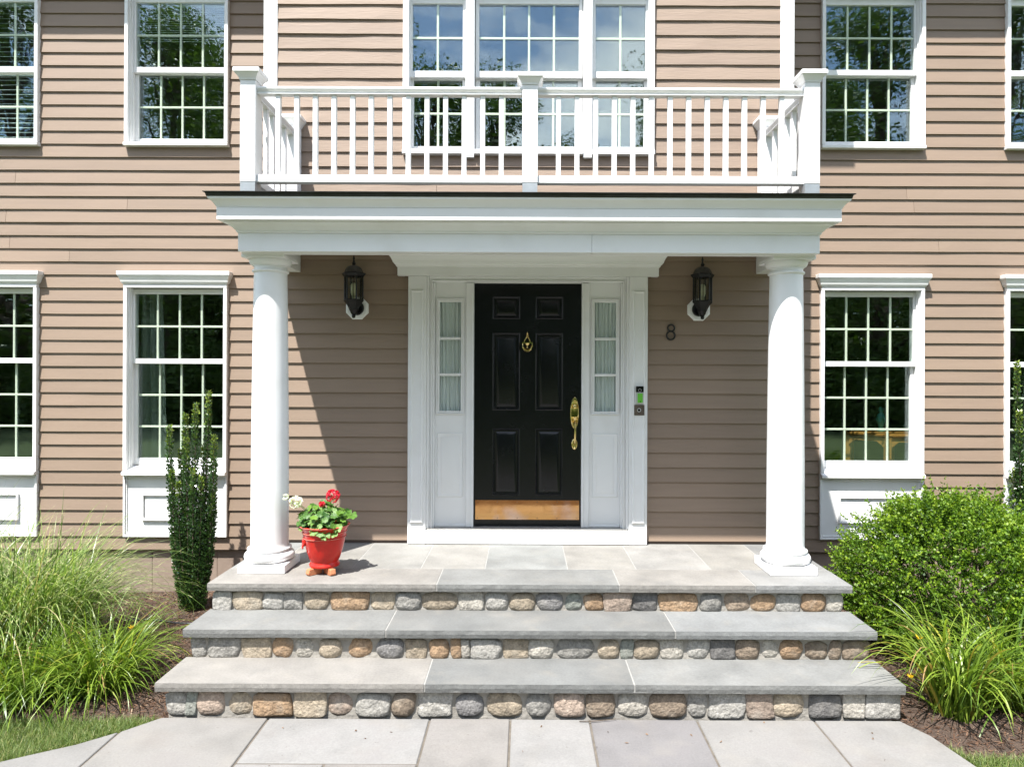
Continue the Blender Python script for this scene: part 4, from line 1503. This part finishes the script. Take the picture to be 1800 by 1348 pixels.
pot = empty('flower_pot', (PXc, PYc, fz))
tag(pot, 'glazed red flared flower pot with moulded bands on the landing beside the left column', 'flower pot')
prof = [(.094, .001), (.104, .004), (.106, .016), (.100, .026), (.096, .036), (.108, .060), (.124, .110), (.137, .165), (.145, .203), (.149, .206), (.149, .212), (.146, .216), (.152, .240), (.155, .243), (.155, .249), (.153, .252), (.160, .272), (.172, .284), (.175, .292)]
MB().lathe((PXc, PYc, fz), prof + [(.166, .296), (.156, .288), (.150, .262)], 56).build('pot_body', 'glaze', pot, smooth=28)
MB().lathe((PXc, PYc, fz), [(.146, .240), (.1515, .262), (.02, .268)], 40).build('soil', 'soil', pot)
tr_ = MB()
for rr_, zz in ((.1752, .2925), (.1497, .2095), (.1555, .2462)):
    tr_.tube([(PXc + rr_ * math.cos(a), PYc + rr_ * math.sin(a), fz + zz) for a in np.linspace(0, 2 * math.pi, 49)[:-1]], .0018, 5, closed=True)
tr_.build('worn_band', 'glaze_rim', pot, smooth=60)
mk = MB()        # round relief ornament with a ring on the side of the pot
ma = R(207)
mc = Vector((PXc + .142 * math.cos(ma), PYc + .142 * math.sin(ma), fz + .185))
nrm, tan = Vector((math.cos(ma), math.sin(ma), 0)), Vector((-math.sin(ma), math.cos(ma), 0))
mk.tube([mc + tan * (.023 * math.cos(a)) + Vector((0, 0, .028 * math.sin(a))) for a in np.linspace(0, 6.283, 21)[:-1]], .008, 8, closed=True)
mk.tube([mc + nrm * .006 + tan * (.010 * math.cos(a)) + Vector((0, 0, .012 * math.sin(a))) for a in np.linspace(0, 6.283, 13)[:-1]], .007, 8, closed=True)
mk.tube([mc + nrm * .010 + tan * (.016 * math.cos(a)) + Vector((0, 0, -.032 + .018 * math.sin(a))) for a in np.linspace(0, 6.283, 17)[:-1]], .004, 8, closed=True)
mk.build('relief_ornament', 'glaze', pot, smooth=60)

ger = empty('geranium', (PXc, PYc, fz + .26))
tag(ger, 'geranium with red and white blooms growing in the red pot', 'plant')
gz = fz + .262
stems = MB()
lv, lf_, lr = [], [], []
rr = random.Random(11)


def round_leaf(c, nrm_, rad, rnd):
    nrm_ = nrm_.normalized()
    a = nrm_.cross(Vector((.3, .2, .9)))
    a.normalize()
    b = nrm_.cross(a)
    base = len(lv)
    lv.append(tuple(c - nrm_ * rad * .22))
    n = 22
    ph = rr.uniform(0, 6.28)
    for k in range(n):
        an = 2 * math.pi * k / n
        q = rad * (1 + .10 * math.cos(an * 7 + ph)) * (0.35 if k == 0 else 1)
        p = c + (a * math.cos(an + ph) + b * math.sin(an + ph)) * q + nrm_ * (rad * .12 * math.sin(an * 7 + ph) * .8)
        lv.append(tuple(p))
        mid = c + (a * math.cos(an + ph) + b * math.sin(an + ph)) * q * .55 - nrm_ * rad * .05
        lv.append(tuple(mid))
    for k in range(n):
        j = (k + 1) % n
        lf_.append((base, base + 2 + 2 * k, base + 2 + 2 * j))
        lf_.append((base + 2 + 2 * k, base + 1 + 2 * k, base + 1 + 2 * j))
        lf_.append((base + 2 + 2 * k, base + 1 + 2 * j, base + 2 + 2 * j))
    lr.extend([rnd] * (1 + 2 * n))


root = Vector((PXc, PYc, gz))
for k in range(190):
    a = rr.uniform(0, 6.283)
    rad = (rr.random() ** .55) * .168
    h = .165 * (1 - (rad / .20) ** 2) * rr.uniform(.45, 1.12) + .008
    if rad > .13:
        h += rr.uniform(-.02, .06)
    c = root + Vector((rad * math.cos(a) * 1.12, rad * math.sin(a), h))
    nn = Vector((math.cos(a) * rad * 4.0 + rr.gauss(0, .35), math.sin(a) * rad * 4.0 - .35 + rr.gauss(0, .35), .85))
    round_leaf(c, nn, rr.uniform(.015, .031), rr.random())
    if k % 2 == 0:
        stems.tube([root + Vector((rad * .4 * math.cos(a), rad * .4 * math.sin(a), -.005)), root + Vector((rad * .75 * math.cos(a), rad * .75 * math.sin(a), h * .6)), c - nn.normalized() * .004], .0022, 5)
for dx, dy, dz, rd in ((.195, -.02, .105, .040), (-.115, -.05, .085, .040), (-.13, -.08, .03, .036), (-.135, 0, .055, .03), (.14, -.05, .055, .034), (-.04, .02, .13, .043), (.05, -.16, -.012, .036), (.02, -.165, .008, .034), (.095, -.13, .0, .036), (.12, -.12, .03, .034), (-.03, -.165, .016, .032)):
    c = root + Vector((dx, dy, dz))
    round_leaf(c, Vector((dx * 2.2, -.5 + dy * 3, .75)), rd, rr.uniform(.5, 1))
    stems.tube([root + Vector((dx * .3, dy * .3, .0)), root + Vector((dx * .7, dy * .7, dz * .75 + .01)), c], .0024, 5)
lvn = np.array(lv)
me = np_mesh('foliage', lvn - np.array(WORLD[ger.name]), np.array(lf_), 'leaf_ger', {'rnd': np.array(lr)}, smooth=True)
np_obj('foliage', me, ger, WORLD[ger.name])


def bloom(c, rad, n, mat, name):
    """umbel of small five-petalled florets"""
    c = Vector(c)
    P, D, Ln, Wd, Rn = [], [], [], [], []
    for k in range(n):
        u = Vector((rr.gauss(0, 1), rr.gauss(0, 1), rr.gauss(.25, 1)))
        u.normalize()
        fc = c + u * rad * rr.uniform(.72, 1)
        a = u.cross(Vector((.2, .5, .8)))
        a.normalize()
        b = u.cross(a)
        p0 = rr.uniform(0, 6.28)
        for q in range(5):
            an = p0 + q * 1.2566
            d = a * math.cos(an) + b * math.sin(an) + u * .35
            P.append(fc)
            D.append(d)
            Ln.append(rr.uniform(.013, .017))
            Wd.append(rr.uniform(.010, .014))
            Rn.append(rr.random())
    me = leaves(name, mat, np.array(P) - np.array(WORLD[ger.name]), np.array(D), np.array(Ln), np.array(Wd), np.array(Rn), cup=.1)
    return np_obj(name, me, ger, WORLD[ger.name])


bz = gz
fl = [((PXc - .190, PYc - .05, bz + .198), .043, 52, 'petal_white', 'white_bloom'), ((PXc - .262, PYc - .05, bz + .232), .017, 12, 'petal_white', 'white_bloom'),
      ((PXc + .058, PYc + .0, bz + .232), .046, 60, 'petal_red', 'red_bloom'), ((PXc - .012, PYc - .03, bz + .178), .017, 12, 'petal_red', 'red_bloom')]
for c, rad, n, mt, nm in fl:
    bloom(c, rad, n, mt, nm)
    c = Vector(c)
    stems.tube([root + Vector((0, -.02, .02)), root.lerp(c, .6) + Vector((0, 0, .02)), c], .0026, 6)
    for q in range(5):
        stems.tube([c + Vector((0, 0, -rad * 1.1)), c + Vector((rr.uniform(-1, 1) * rad, rr.uniform(-1, 1) * rad, 0))], .0012, 4)
bp = leaves('stem_leaf', 'leaf_ger', np.zeros((1, 3)), np.ones((1, 3)), np.array([.001]), np.array([.001]), np.array([.9]))
M['stem_green'] = pmat('green_stem', (0.16, 0.22, 0.05), 0.6)
stems.build('stem', 'stem_green', ger, smooth=60)

# ------------------------------------------------------------------ shrubs
def boxwood(x, y, z, rx, ry_, rz, n_tw, label):
    root_ = empty('boxwood_shrub', (x, y, z))
    tag(root_, label, 'shrub')
    c = np.array([x, y, z + rz * .86])
    rg = np.random.default_rng(5)
    u = unit(rg.normal(size=(n_tw, 3)) * np.array([1, 1, 1]))
    u[:, 2] = np.where(u[:, 2] < -.75, -u[:, 2], u[:, 2])
    depth = 1 - np.abs(rg.normal(0, .16, n_tw))
    lump = np.array([1 + .15 * noise.noise(Vector(v * 2.3)) + .09 * noise.noise(Vector(v * 6.1)) for v in u])
    tip = c + u * np.array([rx, ry_, rz]) * (depth * lump)[:, None]
    tip[:, 2] = np.maximum(tip[:, 2], z + .04 + .1 * rg.random(n_tw))
    dirn = unit(u * np.array([1, 1, .7]) + np.array([0, 0, .45]) + rg.normal(0, .28, (n_tw, 3)))
    long_ = rg.random(n_tw) < .10
    tip += dirn * (long_ * rg.uniform(.03, .11, n_tw))[:, None]
    K = 20
    tl = rg.uniform(.10, .19, n_tw)
    t = np.linspace(0, 1, K)
    P = (tip[:, None, :] - dirn[:, None, :] * (tl[:, None] * (1 - t)[None, :])[:, :, None]).reshape(-1, 3)
    P += rg.normal(0, .004, P.shape)
    D = np.repeat(dirn, K, 0) * .55 + rg.normal(0, .62, P.shape)
    nL = len(P)
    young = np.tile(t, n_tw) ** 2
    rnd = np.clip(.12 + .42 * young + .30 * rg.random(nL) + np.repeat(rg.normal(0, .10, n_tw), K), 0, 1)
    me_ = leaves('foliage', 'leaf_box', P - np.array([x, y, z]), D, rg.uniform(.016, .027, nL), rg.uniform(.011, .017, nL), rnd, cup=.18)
    np_obj('foliage', me_, root_, (x, y, z))
    st_ = MB()
    for k in range(46):
        v = tip[k * 11]
        b = Vector((x + rg.uniform(-.12, .12), y + rg.uniform(-.12, .12), z - .02))
        m = b.lerp(Vector(v), .5) + Vector((0, 0, .08))
        st_.tube([b, m, Vector(v)], [.010, .006, .002], 5)
    st_.build('branch', 'bark', root_, smooth=60)


boxwood(3.17, 5.05, -.03, .85, .72, .635, 4300, 'rounded bright green boxwood shrub right of the steps')


def holly(x, y, z, stems_, label, seed_, extra=0):
    """columnar evergreen: upright leafy shoots; stems_ = [(dx, dy, height, lean)]"""
    root_ = empty('columnar_holly', (x, y, z))
    tag(root_, label, 'shrub')
    rg = np.random.default_rng(seed_)
    st_ = MB()
    PP, DD, LL, RR = [], [], [], []
    for (dx, dy, h) in stems_:
        b = np.array([x + dx * .20, y + dy * .20, z - .02])
        top = np.array([x + dx * rg.uniform(.95, 1.05), y + dy, z + h])
        mid = np.array([x + dx * .98, y + dy * .98, z + h * .42])
        ts = np.linspace(0, 1, 9)
        curve = lambda t: ((1 - t) ** 2)[:, None] * b + (2 * t * (1 - t))[:, None] * mid + (t ** 2)[:, None] * top
        st_.tube([Vector(p) for p in curve(ts)], [.009 - .0075 * q for q in ts], 5)
        n = int(1000 * h)
        t = rg.uniform(.03, 1, n) ** .92
        p = curve(t)
        spread = .052 * np.clip(1.15 - t, .10, 1) ** .7
        ang = rg.uniform(0, 6.283, n)
        rad = spread * np.sqrt(rg.random(n))
        p = p + np.stack([rad * np.cos(ang), rad * np.sin(ang), rg.normal(0, .006, n)], 1)
        d = np.stack([np.cos(ang) * .55, np.sin(ang) * .55, np.full(n, .8)], 1) + rg.normal(0, .35, (n, 3))
        PP.append(p)
        DD.append(d)
        LL.append(rg.uniform(.015, .032, n))
        RR.append(np.clip(.32 + .46 * rg.random(n) + .42 * np.clip((t - .80) / .2, 0, 1) + .12 * (rad / .05), 0, 1))
    P = np.concatenate(PP)
    me_ = leaves('foliage', 'leaf_holly', P - np.array([x, y, z]), np.concatenate(DD), np.concatenate(LL), np.concatenate(LL) * .58, np.concatenate(RR), cup=.2)
    np_obj('foliage', me_, root_, (x, y, z))
    st_.build('stem', 'bark', root_, smooth=60)


hs_ = [(-.205, -.02, 1.60), (-.085, .02, 1.70), (.030, -.02, 1.79), (.130, .02, 1.895), (.215, -.03, 1.52), (-.14, .06, 1.38), (-.03, -.06, 1.50), (.075, .06, 1.42), (.17, .04, 1.30), (-.17, -.05, 1.22), (-.02, .05, 1.28), (.11, -.06, 1.16),
       (-.10, -.07, 1.12), (.04, -.08, 1.24), (.19, -.02, 1.02), (-.19, .03, 1.0), (0, 0, 1.1), (-.06, .0, .9), (.08, 0, .95), (-.13, .0, .8), (.15, .0, .8)]
hs_ = [(a * .94, b, c) for a, b, c in hs_]
holly(-2.88, 5.93, -.06, hs_, 'slender dark green columnar holly in front of the left ground floor window', 21)
rh = random.Random(4)
hs2 = [(-.02, 0, 2.43), (-.13, .02, 2.18), (.09, -.02, 2.22), (.18, .03, 2.05), (-.15, -.03, 1.75)] + [(rh.uniform(-.18, .2), rh.uniform(-.1, .1), rh.uniform(1.0, 1.85)) for _ in range(20)]
holly(4.42, 5.93, -.06, hs2, 'tall dark green columnar holly at the right picture edge behind the boxwood', 22)


def clump(name, x, y, z, n, spread, lmin, lmax, wid, mat, tilt, curve, label, cat, seed_, power=1.5, bias=0.0):
    root_ = empty(name, (x, y, z))
    tag(root_, label, cat)
    global rng
    keep, rng = rng, np.random.default_rng(seed_)
    az = rng.uniform(0, 6.283, n)
    r = spread * np.sqrt(rng.random(n))
    a2 = rng.uniform(0, 6.283, n)
    base = np.stack([r * np.cos(a2), r * np.sin(a2), np.zeros(n)], 1)
    az = np.where(rng.random(n) < .6, a2 + rng.normal(0, .6, n), az)
    me_ = blades('blades', mat, base, az, np.abs(rng.normal(0, tilt, n)) + .03, np.clip(rng.normal(curve, curve * .35, n), .1, 2.9),
                 rng.uniform(lmin, lmax, n), wid * rng.uniform(.6, 1.15, n), rng.random(n) ** 1.1, seg=10, twist=.7, power=power)
    np_obj('blades', me_, root_, (x, y, z))
    rng = keep
    return root_


clump('zebra_grass', -3.58, 4.85, -.03, 2500, .36, .55, 1.24, .0115, 'leaf_zebra', .32, 1.85, 'large arching ornamental grass with pale bands at the left edge', 'ornamental grass', 31, 1.7)
clump('zebra_grass', -4.25, 4.80, -.03, 1000, .28, .70, 1.40, .011, 'leaf_zebra', .30, 1.7, 'banded ornamental grass cut by the left picture edge, behind the larger clump', 'ornamental grass', 32, 1.7)
clump('daylily', -2.72, 4.36, -.03, 640, .19, .34, .72, .0130, 'leaf_lily', .42, 1.9, 'low daylily clump with strap leaves beside the left side of the steps', 'daylily', 33, 1.4)
clump('daylily', -3.12, 4.22, -.03, 560, .21, .36, .72, .0125, 'leaf_lily', .42, 1.9, 'daylily clump at the front of the left bed by the lawn', 'daylily', 36, 1.4)
d1 = clump('daylily', 2.60, 4.10, -.03, 210, .13, .50, .95, .0185, 'leaf_lily', .30, 2.0, 'yellow green daylily clump beside the lowest step on the right', 'daylily', 34, 1.8)
d2 = clump('daylily', 3.02, 4.20, -.03, 360, .17, .50, .95, .016, 'leaf_lily', .40, 1.9, 'dense daylily clump at the right edge in front of the boxwood', 'daylily', 35, 1.5)


def lily_flower(parent, p, s):
    p = Vector(p)
    b = Vector(WORLD[parent.name])
    P, D = [], []
    for k in range(6):
        a = k * math.pi / 3
        P.append(tuple(p - b))
        D.append((math.cos(a) * .7, math.sin(a) * .7 - .3, .6))
    me_ = leaves('flower', 'petal_yellow', np.array(P), np.array(D), np.full(6, s), np.full(6, s * .45), np.linspace(0, 1, 6))
    np_obj('flower', me_, parent, b)
    MB().tube([(b.x + .02, b.y, -.02), ((b.x + p.x) / 2, (b.y + p.y) / 2, p.z * .62), tuple(p)], [.004, .0035, .002], 5).build('flower_stalk', 'stem_green', parent)


lily_flower(d1, (2.46, 4.25, .36), .034)
lily_flower(d1, (2.33, 4.12, .18), .03)
dl = bpy.data.objects['daylily']
lily_flower(dl, (-2.52, 4.38, .36), .026)

tp = []
for i in range(30):
    x = -3.3 + i * .042
    y = 5.62 + .05 * math.sin(i * .35)
    tp.append((x, y, mulch_z(x, y) + .008))
tag(MB().tube(tp, .008, 8).build('irrigation_tube', 'tube', smooth=60), 'thin black irrigation tube lying on the mulch behind the left holly', 'tube')

# dry bits blown onto the paving
n = 46
P = np.stack([rng.uniform(-1.6, 2.1, n), rng.uniform(3.0, 3.93, n), np.full(n, .004)], 1)
az = rng.uniform(0, 6.28, n)
me = leaves('dry_leaf_bits', 'litter', P, np.stack([np.cos(az), np.sin(az), np.full(n, .06)], 1), rng.uniform(.008, .03, n), rng.uniform(.004, .010, n), rng.random(n), cup=.3)
tag(np_obj('dry_leaf_bits', me, None, (0, 0, 0)), 'scattered dry leaf bits lying on the walkway slabs', 'leaf litter', kind='stuff')
tw = MB().tube([(.32, 3.925, .006), (.40, 3.92, .010), (.48, 3.935, .009), (.535, 3.945, .012)], [.0025, .003, .0025, .0015], 6).build('twig', 'bark', smooth=60)
tag(tw, 'thin dry twig lying at the foot of the lowest riser', 'twig')

# ------------------------------------------------------------------ things behind the windows
def drape(name, x0, x1, y, z0, z1, seed_, label, lean=0.0):
    rr_ = random.Random(seed_)
    ph = [rr_.uniform(0, 6.28) for _ in range(3)]
    n_, rws = 40, 10
    vs, fs = [], []
    for j in range(rws + 1):
        tz = j / rws
        for i in range(n_ + 1):
            t = i / n_
            x = x0 + (x1 - x0) * t * (1 + lean * (1 - tz))
            vs.append((x, y + .022 * math.sin(t * 19 + ph[0]) + .010 * math.sin(t * 37 + ph[1] + tz), z0 + (z1 - z0) * tz))
    for j in range(rws):
        for i in range(n_):
            q = j * (n_ + 1) + i
            fs.append((q, q + 1, q + n_ + 2, q + n_ + 1))
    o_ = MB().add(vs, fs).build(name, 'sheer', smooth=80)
    return tag(o_, label, 'curtain')


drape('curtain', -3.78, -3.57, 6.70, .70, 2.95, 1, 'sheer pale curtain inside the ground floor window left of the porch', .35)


def blind(x, z0, z1, step, label):
    r_ = empty('window_blind', (x, 6.64, z1))
    tag(r_, label, 'blind')
    zz, k = z1 - .03, 0
    while zz > z0:
        MB().add([(x - .44, 6.622, zz - .010), (x + .44, 6.622, zz - .010), (x + .44, 6.660, zz + .010), (x - .44, 6.660, zz + .010),
                  (x - .44, 6.622, zz - .0125), (x + .44, 6.622, zz - .0125), (x + .44, 6.660, zz + .0075), (x - .44, 6.660, zz + .0075)],
                 [(0, 1, 2, 3), (7, 6, 5, 4), (0, 4, 5, 1), (2, 6, 7, 3)]).build('slat', 'blind', r_)
        zz -= step
    box_part('head_rail', 'blind', r_, x - .445, x + .445, 6.615, 6.665, z1, z1 + .04)


blind(WX[0], 4.22, 5.56, .046, 'white slatted blind inside the upstairs window at the left edge')
blind(WX[1], 5.22, 5.56, .022, 'half raised fine blind inside the upstairs window left of the porch')

tb = empty('side_table', (3.78, 7.08, .66))
tag(tb, 'six sided honey oak side table inside the ground floor window right of the porch', 'table')
hexp = lambda r_, k: (3.78 + r_ * math.cos(math.pi + k * math.pi / 3), 7.08 + r_ * math.sin(math.pi + k * math.pi / 3))
MB().poly([hexp(.48, k) for k in range(6)], 1.402, 1.430).build('table_top', 'oak', tb, bevel=.006)
for k in range(6):
    (xa, ya), (xb, yb) = hexp(.440, k), hexp(.440, k + 1)
    vs, fs = [], []
    nn_ = 10
    nv_ = Vector((yb - ya, -(xb - xa), 0)).normalized() * .012
    for i in range(nn_ + 1):
        t = .06 + .88 * i / nn_
        zb_ = 1.265 + .085 * min(1, math.sin(math.pi * t) * 1.5)
        px_, py_ = xa + (xb - xa) * t, ya + (yb - ya) * t
        for sg in (-1, 1):
            vs += [(px_ + nv_.x * sg, py_ + nv_.y * sg, zb_), (px_ + nv_.x * sg, py_ + nv_.y * sg, 1.4015)]
    for i in range(nn_):
        p, q = 4 * i, 4 * i + 4
        fs += [(p, q, q + 1, p + 1), (p + 2, p + 3, q + 3, q + 2), (p, p + 2, q + 2, q), (p + 1, q + 1, q + 3, p + 3)]
    MB().add(vs, fs).build('table_rail', 'oak', tb)
    MB().box(xa - .028, xa + .028, ya - .028, ya + .028, .661, 1.4015).build('leg', 'oak', tb, bevel=.006)
MB().lathe((3.66, 7.02, 1.4305), [(.035, 0), (.04, .01), (.02, .03), (.028, .07), (.045, .12), (.04, .16), (.018, .19), (.026, .215), (.022, .24), (.008, .255)], 20).build('figurine', 'teal', smooth=40)
tag(bpy.data.objects['figurine'], 'teal ceramic figurine on the oak table inside the right window', 'figurine')

# ------------------------------------------------------------------ trees across the lawn, mirrored in the glass
def tree_mesh(seed_, h, rad, n_leaf):
    rg = np.random.default_rng(seed_)
    tr2 = MB()
    tr2.tube([(0, 0, -.1), (.1, .05, h * .3), (.0, .1, h * .62), (.1, 0, h * .9)], [.24, .2, .12, .03], 8)
    centres = []
    for k in range(44):
        t = rg.uniform(.2, 1)
        a = rg.uniform(0, 6.283)
        rr_ = rad * (1.08 - t) ** .55 * rg.uniform(.35, .95)
        e = np.array([rr_ * math.cos(a), rr_ * math.sin(a), h * t])
        centres.append((e, rg.uniform(.7, 1.5) * rad / 3.2))
        tr2.tube([(0, .05, h * t * .75), tuple(e * .55 + np.array([0, 0, h * t * .40])), tuple(e)], [.07, .05, .015], 5)
    tm = tr2.mesh('trunk', 'bark', (0, 0, 0), 60)
    P = []
    per = n_leaf // len(centres)
    for e, s in centres:
        q = unit(rg.normal(size=(per, 3))) * (rg.random((per, 1)) ** .45) * s
        P.append(e + q * np.array([1, 1, .75]))
    P = np.concatenate(P)
    nL = len(P)
    global rng
    keep, rng = rng, rg
    me_ = leaves('crown', 'leaf_tree', P, rg.normal(size=(nL, 3)), rg.uniform(.09, .18, nL), rg.uniform(.06, .11, nL), rg.random(nL))
    rng = keep
    return tm, me_


kinds = [tree_mesh(61, 15.5, 4.4, 26000), tree_mesh(62, 18.5, 4.8, 28000), tree_mesh(63, 13.5, 4.2, 24000)]
spots = [(-21, -15, 1, 1.0), (-15.5, -17, 0, 1.12), (-11, -15, 2, 1.2), (-7.0, -18, 1, .98), (-4.8, -22, 0, 1.07), (-1.6, -24, 2, 1.30), (2.4, -25, 2, 1.05), (6.4, -18, 0, .95), (10, -16, 1, .95), (14.5, -15, 0, 1.1), (19, -14, 1, 1.0),
         (-18, -24, 1, 1.1), (-9, -26, 0, 1.0), (0.8, -33, 0, .9), (9, -27, 1, .95), (17, -24, 0, 1.15), (24, -16, 0, 1.1), (-26, -18, 0, 1.1)]
for i, (x, y, k, s) in enumerate(spots):
    t_ = empty('deciduous_tree', (x, y, -.05))
    tag(t_, 'leafy tree across the lawn, seen only mirrored in the window glass', 'tree', 'trees mirrored in the windows')
    t_.rotation_euler.z = i * 1.9
    t_.scale = (s, s, s)
    for nm, me_ in zip(('trunk', 'crown'), kinds[k]):
        o = bpy.data.objects.new(nm, me_)
        COL.objects.link(o)
        o.parent = t_

# unseen shrub rows added to close bright gaps below the crowns in reflections
def bush_mesh(seed_):
    rg = np.random.default_rng(seed_)
    nL = 11000
    u = unit(rg.normal(size=(nL, 3)))
    u[:, 2] = np.abs(u[:, 2])
    lump = np.array([1 + .25 * noise.noise(Vector(v * 2.1) + Vector((seed_, 0, 0))) for v in u])
    P = u * (lump * rg.random(nL) ** .3)[:, None] * np.array([2.3, 1.5, 3.1])
    global rng
    keep, rng = rng, rg
    me_ = leaves('foliage', 'leaf_tree', P, rg.normal(size=(nL, 3)), rg.uniform(.09, .18, nL), rg.uniform(.06, .12, nL), rg.random(nL) * .7)
    rng = keep
    st_ = MB()
    for k in range(9):
        e = P[k * 37]
        st_.tube([(rg.uniform(-.2, .2), rg.uniform(-.2, .2), -.1), tuple(e * .5), tuple(e)], [.06, .04, .015], 5)
    return st_.mesh('stem', 'bark', (0, 0, 0), 60), me_


bk = [bush_mesh(71), bush_mesh(72)]
for i in range(33):
    x = -27 + i * 3.0 if i < 19 else -31 + (i - 19) * 4.8
    b_ = empty('added_shrub', (x, (-12.6 if i < 19 else -19.5) - 1.6 * ((i * 7) % 5) / 4, -.05))
    tag(b_, 'dense shrub added below the trees to darken the window reflections', 'shrub', 'shrubs mirrored in the windows')
    b_.rotation_euler.z = (i % 5) * .25
    q = (.9 if i < 19 else 2.0) + .25 * ((i * 3) % 4) / 3
    b_.scale = (q, q, q)
    for nm, me_ in zip(('stem', 'foliage'), bk[i % 2]):
        o = bpy.data.objects.new(nm, me_)
        COL.objects.link(o)
        o.parent = b_
